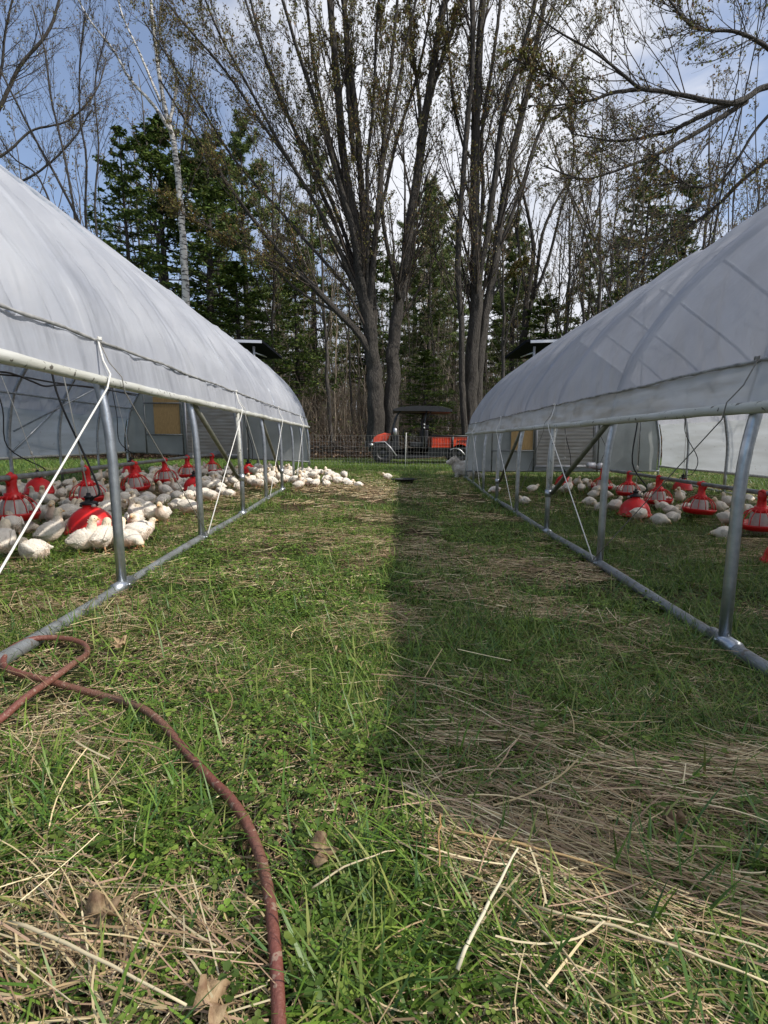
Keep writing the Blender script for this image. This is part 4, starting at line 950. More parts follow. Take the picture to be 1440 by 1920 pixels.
# ------------------------------------------------------------------ utility vehicle
def make_utv():
    y0 = 16.6; sc = y0 / F * 1.0
    gx = lambda px: (px - 790) * sc
    gzz = lambda py: (869 - py) * sc
    p0 = P(790, 867, y0); zb = float(gz(p0[0], 17))
    T = empty('utility_vehicle', (p0[0], y0, zb), 0, 'black and orange-red farm utility vehicle with canopy parked beyond the netting', 'utility vehicle')
    YN, YF = 0.0, 1.5
    # hull
    h = MB()
    h.prism([(gx(700), gzz(846)), (gx(697), gzz(832)), (gx(703), gzz(828)), (gx(742), gzz(826)), (gx(750), gzz(836)), (gx(758), gzz(852)), (gx(800), gzz(852)), (gx(806), gzz(838)), (gx(884), gzz(838)), (gx(886), gzz(850)), (gx(800), gzz(858)), (gx(740), gzz(860)), (gx(712), gzz(852))], YN + 0.10, YF - 0.10)
    h.box((gx(742), 0.05, gzz(858)), (gx(806), YF - 0.05, gzz(853)))
    h.build('body', M['blackpaint'], T, smooth=False)
    hd = MB().prism([(gx(699), gzz(830)), (gx(700), gzz(821)), (gx(708), gzz(815)), (gx(722), gzz(811)), (gx(733), gzz(813)), (gx(728), gzz(823)), (gx(724), gzz(829))], 0.16, YF - 0.16)
    ho = hd.build('hood', M['orange'], T, smooth=False)
    bv = ho.modifiers.new('b', 'BEVEL'); bv.width = 0.03; bv.segments = 2
    MB().prism([(gx(697), gzz(829)), (gx(698.5), gzz(824)), (gx(704), gzz(818)), (gx(705), gzz(827))], 0.20, 0.36).build('headlight', M['lens'], T)
    MB().prism([(gx(697), gzz(829)), (gx(698.5), gzz(824)), (gx(704), gzz(818)), (gx(705), gzz(827))], YF - 0.36, YF - 0.20).build('headlight', M['lens'], T)
    MB().tube([[gx(694), 0.1, gzz(846)], [gx(692), 0.1, gzz(832)], [gx(692), 1.4, gzz(832)], [gx(694), 1.4, gzz(846)]], 0.03, 8).build('bumper', M['blackpaint'], T)
    # fenders
    for side_y in (0.02, YF - 0.08):
        MB().tube([[gx(704), side_y, gzz(829)], [gx(722), side_y, gzz(828)], [gx(732), side_y, gzz(838)], [gx(744), side_y, gzz(854)]], 0.022, 6).build('fender_trim', M['silver'], T)
        MB().tube(smooth_path([[gx(843), side_y, gzz(843)], [gx(852), side_y, gzz(840)], [gx(862), side_y, gzz(843)], [gx(871), side_y, gzz(852)]], 10), 0.024, 6).build('fender_trim', M['silver'], T)
    # wheels
    for px, ro in ((718, 0.34), (862, 0.34)):
        for yy_ in (0.0, YF - 0.26):
            wz = ro
            tt = MB().lathe([(ro * 0.55, 0), (ro * 0.88, 0.0), (ro * 0.97, 0.03), (ro, 0.07), (ro, 0.19), (ro * 0.97, 0.23), (ro * 0.88, 0.26), (ro * 0.55, 0.26)], 30, axis='y', loc=(0, 0, 0))
            for k in range(22):
                a = k * 2 * math.pi / 22; c, s_ = math.cos(a), math.sin(a)
                for (ya, yb) in ((0.01, 0.12), (0.14, 0.25)):
                    v = [[(ro - 0.01) * math.cos(a + d) if i < 4 else (ro + 0.018) * math.cos(a + d), yq, (ro - 0.01) * math.sin(a + d) if i < 4 else (ro + 0.018) * math.sin(a + d)] for i, (d, yq) in enumerate([(-.05, ya), (.05, ya), (.09, yb), (-.01, yb)] * 2)]
                    tt.raw(v, q=[[0, 3, 2, 1], [4, 5, 6, 7], [0, 1, 5, 4], [1, 2, 6, 5], [2, 3, 7, 6], [3, 0, 4, 7]])
            w_ = tt.build('wheel', M['tyre'], T); w_.location = (gx(px), yy_, wz)
            MB().lathe([(0.0, 0.04), (0.06, 0.03), (0.08, 0.05), (0.15, 0.06), (0.19, 0.02), (0.20, 0.0)], 20, axis='y').build('rim', M['blackpaint'], w_)
    # cabin frame
    cf = MB()
    for yy_ in (0.12, YF - 0.12):
        cf.tube([[gx(735), yy_, gzz(828)], [gx(737), yy_, gzz(806)], [gx(744), yy_, gzz(780)], [gx(752), yy_ + (0.02 if yy_ < 1 else -0.02), gzz(769)], [gx(800), yy_, gzz(768)]], 0.034, 8)
        cf.tube([[gx(800), yy_, gzz(768)], [gx(796), yy_, gzz(790)], [gx(795), yy_, gzz(838)]], 0.032, 8)
        cf.tube([[gx(809), yy_, gzz(769)], [gx(798), yy_, gzz(790)]], 0.022, 8)
    for (a, b_) in ((735, 828), (800, 769), (795, 815)): cf.tube([[gx(a), 0.12, gzz(b_)], [gx(a), YF - 0.12, gzz(b_)]], 0.026, 8)
    cf.build('roll_cage', M['blackpaint'], T)
    rf = MB(); 
    rf.prism([(gx(738), gzz(772)), (gx(738), gzz(768)), (gx(752), gzz(764)), (gx(780), gzz(762)), (gx(825), gzz(763)), (gx(846), gzz(769)), (gx(846), gzz(774)), (gx(836), gzz(773)), (gx(800), gzz(771)), (gx(752), gzz(771))], -0.02, YF + 0.02)
    ro_ = rf.build('canopy', M['blackpaint'], T, smooth=False); bv = ro_.modifiers.new('b', 'BEVEL'); bv.width = 0.02; bv.segments = 2
    # seats
    for yy_ in (0.15, 0.80):
        st = MB().box((gx(770), yy_, gzz(838)), (gx(800), yy_ + 0.5, gzz(828)))
        st.box((gx(791), yy_, gzz(838)), (gx(803), yy_ + 0.5, gzz(806)))
        st.box((gx(796), yy_ + 0.1, gzz(805)), (gx(805), yy_ + 0.4, gzz(796)))
        so = st.build('seat', M['blackpaint'], T, smooth=False); bv = so.modifiers.new('b', 'BEVEL'); bv.width = 0.03; bv.segments = 2
    MB().lathe([(0.14, -0.014), (0.156, 0.0), (0.14, 0.014), (0.124, 0.0), (0.14, -0.014)], 20, axis='x', loc=(gx(757), 0.4, gzz(812))).build('steering_wheel', M['black'], T)
    MB().box((gx(736), 0.2, gzz(838)), (gx(748), YF - 0.2, gzz(815))).build('dashboard', M['blackpaint'], T, smooth=False)
    mi = MB().lathe([(0.0, -0.12), (0.05, -0.10), (0.062, 0.0), (0.05, 0.10), (0.0, 0.12)], 12, loc=(gx(741), 0.0, gzz(809)))
    mi.tube([[gx(741), 0.0, gzz(812)], [gx(743), 0.12, gzz(806)]], 0.012, 6); mi.build('side_mirror', M['silver'], T)
    MB().lathe([(0.0, -0.045), (0.045, -0.03), (0.05, 0), (0.045, 0.03), (0, 0.045)], 10, loc=(gx(697.5), 0.05, gzz(833))).build('marker_lamp', M['lens'], T)
    for dz_ in (796, 802): MB().lathe([(0, -0.03), (0.035, 0), (0, 0.03)], 8, loc=(gx(795), 0.07, gzz(dz_))).build('bracket_light', M['lens'], T)
    # cargo bed: panels with ribs
    X0, X1 = gx(809), gx(886); Z0, Z1 = gzz(837), gzz(818)
    bed = MB().box((X0, 0.0, Z0 - 0.02), (X1, YF, Z0 + 0.03))
    bed.box((X0, 0.0, Z0 + 0.03), (gx(846), 0.05, Z1)); bed.box((gx(849), 0.0, Z0 + 0.03), (X1, 0.05, Z1))
    bed.box((X0, YF - 0.05, Z0 + 0.03), (X1, YF, Z1)); bed.box((X0, 0.05, Z0 + 0.03), (X0 + 0.05, YF - 0.05, Z1)); bed.box((X1 - 0.05, 0.05, Z0 + 0.03), (X1, YF - 0.05, Z1))
    for k in range(8): bed.box((X0 + 0.04 + k * 0.078, -0.014, Z0 + 0.06), (X0 + 0.072 + k * 0.078, -0.001, Z1 - 0.06))
    bed.build('cargo_bed', M['orange'], T, smooth=False)
    rl = MB().tube([[X0, -0.01, Z1 + 0.012], [X1, -0.01, Z1 + 0.012]], 0.028, 6); rl.tube([[X0, YF, Z1 + 0.012], [X1, YF, Z1 + 0.012]], 0.028, 6)
    rl.box((gx(845.2), -0.03, Z0 - 0.02), (gx(849.4), 0.07, Z1 + 0.03)); rl.build('bed_rail', M['blackpaint'], T)
    MB().box((gx(812), 0.15, gzz(846)), (gx(880), YF - 0.15, Z0 - 0.03)).build('chassis', M['blackpaint'], T, smooth=False)
    # lettering on the bed side
    cu = bpy.data.curves.new('lettering', 'FONT'); cu.body = 'M999G'; cu.size = 0.20; cu.extrude = 0.003
    to = bpy.data.objects.new('lettering', cu); COL.objects.link(to)
    bpy.context.view_layer.update()
    me = bpy.data.meshes.new_from_object(to.evaluated_get(bpy.context.evaluated_depsgraph_get())); bpy.data.objects.remove(to)
    me.materials.clear(); me.materials.append(M['dark_text']); tm = bpy.data.objects.new('lettering', me); COL.objects.link(tm); tm.parent = T
    tm.rotation_euler = (R(90), 0, 0); tm.location = (gx(855), -0.006, Z0 + 0.09); tm.scale = (0.82, 1, 1)
    # cut branches on the seat
    br = MB(); rg = np.random.default_rng(8)
    for k in range(9):
        a = np.array([gx(772) + rg.uniform(-0.1, 0.1), 0.25 + rg.uniform(0, 0.3), gzz(816) + rg.uniform(-0.1, 0.05)]); d = np.array([rg.uniform(0.2, 0.45), rg.uniform(-0.1, 0.1), rg.uniform(-0.22, 0.16)])
        br.tube([a, a + d * 0.5 + rg.normal(0, 0.02, 3), a + d], [0.022, 0.016, 0.008], 6)
    o = br.build('cut_branches', M['bark_pale']); o.location = T.location
    tag(o, 'bundle of pale cut branches lying in the cab of the vehicle', 'branches')
make_utv()

# ------------------------------------------------------------------ electric netting fence
def net_fence(x0, x1, y, label, sag=0.0):
    T = empty('netting_fence', (x0, y, 0), 0, label, 'fence')
    n = int((x1 - x0) / 0.085); xs_ = np.linspace(0, x1 - x0, n); H = 0.92
    rg = np.random.default_rng(int(abs(x0) * 10) + 2)
    base = np.array([float(gz(x0 + a, y)) for a in xs_])
    hgt = H - 0.035 * np.abs(np.sin(xs_ * math.pi / 3.2)) ; hs = np.array([0.06, 0.15, 0.25, 0.36, 0.49, 0.64, 0.79, 0.99])
    net = MB()
    yo = 0.03 * np.sin(xs_ * 0.9)
    for h_ in hs: net.tube(np.stack([xs_, yo, base + h_ * hgt], 1), 0.0014, 4, False)
    zz_ = np.linspace(0.02, 1, 7)
    Pv = np.stack([np.broadcast_to(xs_[:, None], (n, 7)) + rg.normal(0, 0.006, (n, 7)), np.broadcast_to(yo[:, None], (n, 7)), base[:, None] + zz_[None] * hgt[:, None]], -1)
    net.tubes(Pv, np.full((n, 7), 0.0019), 4)
    # scalloped top loops
    for k in range(n - 1):
        pass
    net.build('netting', M['net'], T)
    for a in np.arange(0.3, x1 - x0, 3.2):
        b_ = float(gz(x0 + a, y))
        MB().tube([[a, -0.01, b_ - 0.05], [a + 0.02, -0.01, b_ + 0.99]], 0.0105, 6).build('fence_post', M['rope'], T)
    return T
xa = P(760, 860, 14.6)[0]
net_fence(xa - 0.3 - 3.2, xa - 0.3 + 3.2 * 0.82, 14.6, 'white electric poultry netting strung across the end of the aisle')

# ------------------------------------------------------------------ trees
def spawn(Pn, Rn, k, t0, t1, ang, lf, m, rfac, up, wob, rng, rmin=0.003, planar=False, taper=0.6):
    N, n, _ = Pn.shape
    t = rng.uniform(t0, t1, (N, k)); f = t * (n - 1); i0 = np.clip(f.astype(int), 0, n - 2); fr = (f - i0)[..., None]
    ar = np.arange(N)[:, None]
    p = Pn[ar, i0] * (1 - fr) + Pn[ar, i0 + 1] * fr
    tg = Pn[ar, i0 + 1] - Pn[ar, i0]; tg /= np.linalg.norm(tg, axis=2, keepdims=True) + 1e-9
    r = Rn[ar, i0] * (1 - fr[..., 0]) + Rn[ar, i0 + 1] * fr[..., 0]
    L_ = np.linalg.norm(np.diff(Pn, axis=1), axis=2).sum(1)[:, None]
    ln = L_ * lf * (1 - taper * t) * rng.uniform(0.65, 1.25, (N, k))
    v = rng.normal(0, 1, (N, k, 3))
    if planar: v[..., 2] *= 0.15
    pr = v - (v * tg).sum(2, keepdims=True) * tg; pr /= np.linalg.norm(pr, axis=2, keepdims=True) + 1e-9
    a = ang * rng.uniform(0.7, 1.25, (N, k, 1)); d = np.cos(a) * tg + np.sin(a) * pr
    p = p.reshape(-1, 3); d = d.reshape(-1, 3); ln = ln.reshape(-1); r0 = np.maximum(r.reshape(-1) * rfac, rmin)
    out = [p]; st = (ln / (m - 1))[:, None]
    for s_ in range(m - 1):
        d = d + np.array([0, 0, up / (m - 1)]) + rng.normal(0, wob, d.shape); d /= np.linalg.norm(d, axis=1, keepdims=True)
        out.append(out[-1] + d * st)
    C = np.stack(out, 1); w_ = np.linspace(1, 0.3, m)
    return C, r0[:, None] * w_[None]
def leafquads(mb, pos, size, rng, pal, asp=0.6, droop=0.0, m=0):
    n = len(pos); d = rng.normal(0, 1, (n, 3)); d[:, 2] -= droop; d /= np.linalg.norm(d, axis=1, keepdims=True)
    e = np.cross(d, rng.normal(0, 1, (n, 3))); e /= np.linalg.norm(e, axis=1, keepdims=True) + 1e-9
    s_ = (size * rng.uniform(0.6, 1.4, (n, 1)))
    v = np.stack([pos, pos + d * s_ * 0.5 + e * s_ * asp * 0.5, pos + d * s_, pos + d * s_ * 0.5 - e * s_ * asp * 0.5], 1)
    pal = np.array(pal); c = pal[rng.integers(0, len(pal), n)] * rng.uniform(0.7, 1.3, (n, 1))
    mb.raw(v.reshape(-1, 3), q=np.arange(n * 4).reshape(-1, 4), c=np.repeat(c, 4, axis=0), m=m)
def along(C, k, rng, t0=0.3):
    N, n, _ = C.shape; t = rng.uniform(t0, 1, (N, k)) * (n - 1 - 1e-6); i = t.astype(int); f = (t - i)[..., None]; a = np.arange(N)[:, None]
    return (C[a, i] * (1 - f) + C[a, i + 1] * f).reshape(-1, 3)
BUD = [(0.20, 0.15, 0.045), (0.15, 0.14, 0.035), (0.21, 0.11, 0.04), (0.11, 0.08, 0.03), (0.20, 0.20, 0.05), (0.16, 0.17, 0.05)]
BUDG = [(0.22, 0.19, 0.10), (0.18, 0.16, 0.07), (0.24, 0.16, 0.11)]
NEED = [(0.072, 0.1217, 0.0259), (0.099, 0.156, 0.0317), (0.15, 0.1872, 0.0403), (0.045, 0.078, 0.0202)]
NEEDP = [(0.17, 0.22, 0.065), (0.12, 0.18, 0.055), (0.22, 0.26, 0.08), (0.075, 0.12, 0.04)]
def hero_tree(name, limbs, y0, label, cat, seed, group=None, bark='bark', k1=16, k2=6, k3=3, nleaf=3, leaf=0.05, tw=2.6, pal=BUD, extra_up=0.35, ang=0.42, lf1=0.30, depth_spread=0.9, sink=0.1):
    """limbs: list of (pixel polyline [(px,py)], pixel widths, y drift) seen from the photo's camera; depth drifts along each limb"""
    rng = np.random.default_rng(seed)
    base = P(limbs[0][0][0][0], limbs[0][0][0][1], y0); b0 = np.array([base[0], y0, float(gz(base[0], y0)) - sink])
    T = empty(name, tuple(b0), 0, label, cat, group)
    trunk = MB(); allP = []; allR = []
    for li, (pl_, w_, dr) in enumerate(limbs):
        n = len(pl_); pts = []; rad = []
        for i, (px, py) in enumerate(pl_):
            yy_ = y0 + dr[0] + (dr[1] - dr[0]) * (i / (n - 1)) ** 1.2
            pts.append(P(px, py, yy_)); d_ = np.linalg.norm(pts[-1] - np.array([0, 0, HC]))
            rad.append(0.44 * np.interp(i / (n - 1), [0, 1], w_) / F * yy_)
        c = smooth_path(np.c_[np.array(pts), np.array(rad)], 30)
        c[1:-1, :3] += rng.normal(0, 1, (28, 3)) * np.clip(c[1:-1, 3:4] * 0.10, 0, 0.02)
        c[:, :3] -= b0
        if w_[0] > 12 and bark == 'bark':
            cf = smooth_path(c, 110); ns_ = 26; k0 = trunk.n; trunk.tube(cf[:, :3], np.maximum(cf[:, 3], 0.01), ns_, False)
            V = trunk.v[-1].reshape(110, ns_, 3); ct = cf[:, None, :3]; an_ = np.arange(ns_) * 2 * math.pi / ns_
            for a_ in range(110):
                for b_ in range(ns_):
                    h_ = mnoise.noise(Vector((math.cos(an_[b_]) * 2.6, math.sin(an_[b_]) * 2.6, cf[a_, 2] * 0.55 + li * 5))) * 0.16 + mnoise.noise(Vector((math.cos(an_[b_]) * 6, math.sin(an_[b_]) * 6, cf[a_, 2] * 1.6 + li * 9))) * 0.12
                    if a_ < 8 and li < 2: h_ += 0.28 * (1 - a_ / 8) ** 2
                    V[a_, b_] = ct[a_, 0] + (V[a_, b_] - ct[a_, 0]) * (1 + h_)
            trunk.v[-1] = V.reshape(-1, 3)
        else: trunk.tube(c[:, :3], np.maximum(c[:, 3], 0.01) * (1 + 0.05 * np.sin(np.arange(30) * 1.9 + li)), 12)
        allP.append(c[:, :3]); allR.append(np.maximum(c[:, 3], 0.008))
    trunk.build('trunk', M[bark], T)
    A = np.stack(allP); B = np.stack(allR)
    br = MB(); lv = MB()
    C1, R1 = spawn(A, B, k1, 0.34, 1.0, ang, lf1, 7, 0.27, extra_up, 0.07, rng, 0.010, taper=0.45); br.tubes(C1, R1, 5)
    C2, R2 = spawn(C1, R1, k2, 0.15, 1.0, 0.5, 0.55, 6, 0.5, 0.25, 0.09, rng, 0.005); br.tubes(C2, R2, 4)
    C3, R3 = spawn(C2, R2, k3, 0.2, 1.0, 0.55, 0.6, 5, 0.6, 0.2, 0.12, rng, 0.0035); br.tubes(C3, R3, 3)
    br.build('branches', M['bark_warm'], T)
    if nleaf:
        pos = np.concatenate([along(C3, nleaf, rng), along(C2, nleaf, rng, 0.4)])
        leafquads(lv, pos, leaf, rng, pal, 0.7, 0.5); lv.build('young_leaves', M['leaf'], T)
    return T
LCL = [  # left clump of the aisle's end
 ([(704, 838), (704, 760), (702, 700), (697, 660), (690, 600), (679, 548), (672, 500), (665, 420), (645, 300), (632, 150), (615, -40)], (36, 11), (0, 0)),
 ([(732, 838), (734, 760), (738, 715), (738, 650), (746, 580), (759, 500), (772, 400), (786, 300), (803, 180), (822, 60), (850, -60)], (32, 10), (0.2, 1.0)),
 ([(700, 690), (690, 655), (668, 620), (634, 586), (589, 538), (548, 500), (490, 430), (430, 350), (370, 260), (300, 150)], (17, 3), (0, -1.8)),
 ([(696, 668), (692, 600), (700, 500), (708, 400), (716, 300), (728, 170), (748, -30)], (15, 5), (0.1, -0.8)),
 ([(692, 610), (676, 520), (660, 430), (632, 330), (600, 220), (560, 100), (520, -30)], (15, 5), (0, -1.5)),
 ([(686, 600), (660, 500), (620, 400), (575, 300), (530, 190), (480, 60), (450, -30)], (11, 3.5), (0, 1.2)),
 ([(682, 570), (640, 480), (590, 380), (530, 280), (470, 170), (410, 60), (370, -40)], (9, 3), (0, -2.2)),
 ([(672, 540), (618, 430), (560, 330), (490, 230), (420, 130), (350, 50), (310, 0)], (8, 3), (0, 0.6)),
 ([(697, 640), (700, 560), (684, 460), (676, 330), (664, 190), (648, 50), (640, -40)], (16, 8), (0.3, 0.8)),
 ([(664, 300), (655, 200), (650, 100), (646, -40)], (12, 7), (0.5, 0.9)),
 ([(795, 240), (805, 190), (825, 120), (850, 50), (875, -40)], (11, 6), (0.8, 1.2)),
 ([(790, 270), (785, 180), (772, 80), (765, -40)], (9, 4), (0.6, 0.2)),
 ([(750, 560), (722, 440), (716, 330), (738, 210), (760, 90), (790, -40)], (9, 4), (0.2, -0.6)),
 ([(640, 590), (560, 545), (490, 480), (420, 440), (340, 400)], (6, 2), (-0.5, -1.5)),
 ([(680, 560), (650, 450), (600, 330), (545, 230), (500, 120), (470, 0), (455, -50)], (9, 3.5), (0.2, 2.2)),
 ([(690, 600), (672, 480), (655, 380), (618, 260), (590, 130), (575, 0), (570, -50)], (10, 4), (0.3, -0.4)),
 ([(655, 545), (590, 470), (520, 390), (440, 300), (370, 190), (310, 100), (270, 40)], (7, 2.5), (0, 1.8)),
 ([(693, 590), (700, 460), (722, 360), (745, 260), (780, 150), (800, 60), (815, -40)], (9, 3.5), (0.1, 1.6)),
 ([(688, 570), (690, 440), (688, 320), (700, 200), (705, 80), (712, -40)], (9, 4), (0, -1.9)),
]
hero_tree('maple_tree', LCL, 19.2, 'tall many-stemmed budding tree behind the front of the utility vehicle', 'tree', 21, k1=24, k2=8, k3=5, nleaf=3, leaf=0.06, lf1=0.27)
RCL = [
 ([(884, 835), (882, 770), (884, 700), (888, 640), (892, 570), (893, 500), (890, 430), (892, 320), (893, 200), (899, 90), (908, -40)], (31, 12), (0, 0.2)),
 ([(872, 835), (868, 750), (866, 690), (864, 612), (859, 500), (862, 420), (868, 330), (877, 225), (886, 110), (884, -40)], (13, 9), (-0.3, -0.5)),
 ([(892, 780), (898, 700), (905, 620), (915, 564), (928, 490), (940, 400), (962, 280), (990, 170), (1006, 80), (1030, -40)], (22, 8), (0.1, 0.9)),
 ([(886, 640), (890, 560), (912, 450), (928, 330), (944, 210), (975, 110), (1000, 20), (1010, -40)], (15, 6), (0.2, -0.8)),
 ([(892, 480), (905, 380), (903, 260), (920, 140), (935, 30), (940, -40)], (9, 5), (0.1, 0.7)),
 ([(935, 470), (975, 360), (1010, 250), (1060, 150), (1120, 40)], (8, 3), (0.7, 1.6)),
 ([(920, 560), (950, 520), (985, 490)], (5, 2), (0.3, 0)),
 ([(886, 300), (868, 270), (850, 190), (842, 90), (835, -40)], (6, 3), (0, -0.8)),
]
hero_tree('maple_tree', RCL, 19.8, 'tall rough-barked budding tree cluster behind the cargo bed of the utility vehicle', 'tree', 22, k1=24, k2=8, k3=5, nleaf=3, leaf=0.06, lf1=0.27)
OVR = [
 ([(1720, 420), (1640, 260), (1540, 160), (1440, 162), (1400, 185), (1370, 193), (1310, 185), (1245, 172), (1200, 165), (1165, 137), (1110, 95), (1040, 55), (990, 10)], (14, 2.0), (0, -1.0)),
 ([(1400, 186), (1350, 200), (1300, 225), (1260, 245), (1220, 255), (1160, 265), (1110, 258), (1070, 250)], (11, 2), (0.0, 0.8)),
 ([(1400, 190), (1340, 228), (1270, 270), (1230, 290), (1195, 305), (1140, 325), (1090, 335), (1020, 312)], (10, 2), (0.1, -0.4)),
 ([(1205, 166), (1175, 170), (1145, 175), (1110, 188), (1080, 192), (1040, 198), (990, 198)], (8, 2), (-0.5, -0.9)),
 ([(1640, 420), (1500, 250), (1440, 300), (1390, 340), (1340, 390), (1290, 425), (1245, 455), (1200, 485), (1150, 520)], (11, 2), (0, 1.2)),
 ([(1480, 180), (1420, 240), (1360, 330), (1300, 350), (1230, 300)], (7, 2), (0, 0.3)),
 ([(1500, 140), (1440, 90), (1380, 60), (1300, 50), (1240, -20)], (9, 3), (0, -0.6)),
 ([(1080, 192), (1050, 150), (1010, 130), (960, 110)], (5, 1.5), (-0.9, -1.2)),
]
hero_tree('overhanging_tree', OVR, 10.5, 'mossy tree whose dark limbs reach in above the grey tunnel', 'tree', 23, k1=28, k2=7, k3=5, nleaf=1, leaf=0.045, lf1=0.32, extra_up=0.15, ang=0.75, sink=0.3)
BIR = [([(354, 700), (350, 590), (345, 480), (340, 400), (330, 300), (322, 250), (305, 180), (292, 90), (280, -30)], (17, 5), (0, 0.5)),
       ([(322, 250), (290, 200), (245, 150), (210, 90), (170, 40), (130, -30)], (7, 2), (0.2, -0.8)),
       ([(318, 230), (330, 150), (300, 60), (310, -30)], (6, 3), (0.2, 1.0)),
       ([(300, 190), (262, 100), (230, 30), (215, -30)], (5, 2), (0.2, 1.0))]
hero_tree('birch_tree', BIR, 21.5, 'slender white-barked birch behind the crowded tunnel', 'tree', 24, bark='birch', k1=12, k2=4, k3=3, nleaf=2, leaf=0.05, pal=BUDG)
MID = [([(655, 770), (630, 640), (655, 560)], (5, 3), (0, 0)), ([(980, 660), (985, 600), (988, 560), (1000, 470), (985, 380), (960, 300)], (15, 3), (0, 0)),
       ([(990, 600), (1005, 520), (1020, 430), (1060, 350), (1110, 300)], (9, 3), (0, 0.6)), ([(1000, 560), (1030, 480), (1050, 400), (1075, 310), (1070, 200)], (7, 2.5), (0, -0.6)), ([(988, 560), (975, 480), (970, 400), (990, 320)], (7, 3), (0, 0.4))]
hero_tree('bare_tree', MID[1:], 25.0, 'short-trunked spreading tree just beyond the rough-barked cluster', 'tree', 25, k1=16, k2=5, k3=3, nleaf=1, leaf=0.05, pal=BUD)
GRY = [([(-60, 330), (-30, 260), (10, 180), (40, 120), (90, 60), (120, -30)], (9, 4), (0, 0)), ([(-10, 300), (20, 280), (60, 245), (130, 225), (180, 170), (200, 110)], (5, 2), (0, 1)), ([(-40, 240), (0, 140), (10, 60), (30, -30)], (6, 3), (0, -1)), ([(-20, 360), (60, 330), (130, 270), (170, 210)], (5, 2), (0, 0.5))]
hero_tree('bare_tree', GRY, 24.0, 'pale grey bare tree in the top corner above the crowded tunnel', 'tree', 26, bark='bark_grey', k1=20, k2=7, k3=4, nleaf=2, leaf=0.05, pal=BUDG, lf1=0.34, ang=0.6, sink=6)
VST = [([(164, 470), (150, 420), (110, 340), (60, 250), (20, 170), (-20, 90)], (6, 3), (0, 0)), ([(146, 455), (135, 370), (118, 280), (95, 180), (85, 100), (60, 10)], (5, 2.5), (0.3, 1)),
       ([(168, 480), (160, 400), (162, 300), (150, 220), (150, 120), (160, 20)], (5, 2.5), (0.2, -1)), ([(110, 420), (70, 330), (20, 290), (-30, 200)], (4, 2), (0, 0.3)), ([(186, 490), (178, 380), (185, 280), (178, 160), (200, 60)], (4, 2), (0.6, 1))]
hero_tree('bare_tree', VST, 19.0, 'dark thin stems fanning out against blue sky above the crowded tunnel', 'tree', 27, k1=16, k2=5, k3=3, nleaf=1, leaf=0.045, pal=BUD, sink=4.5)

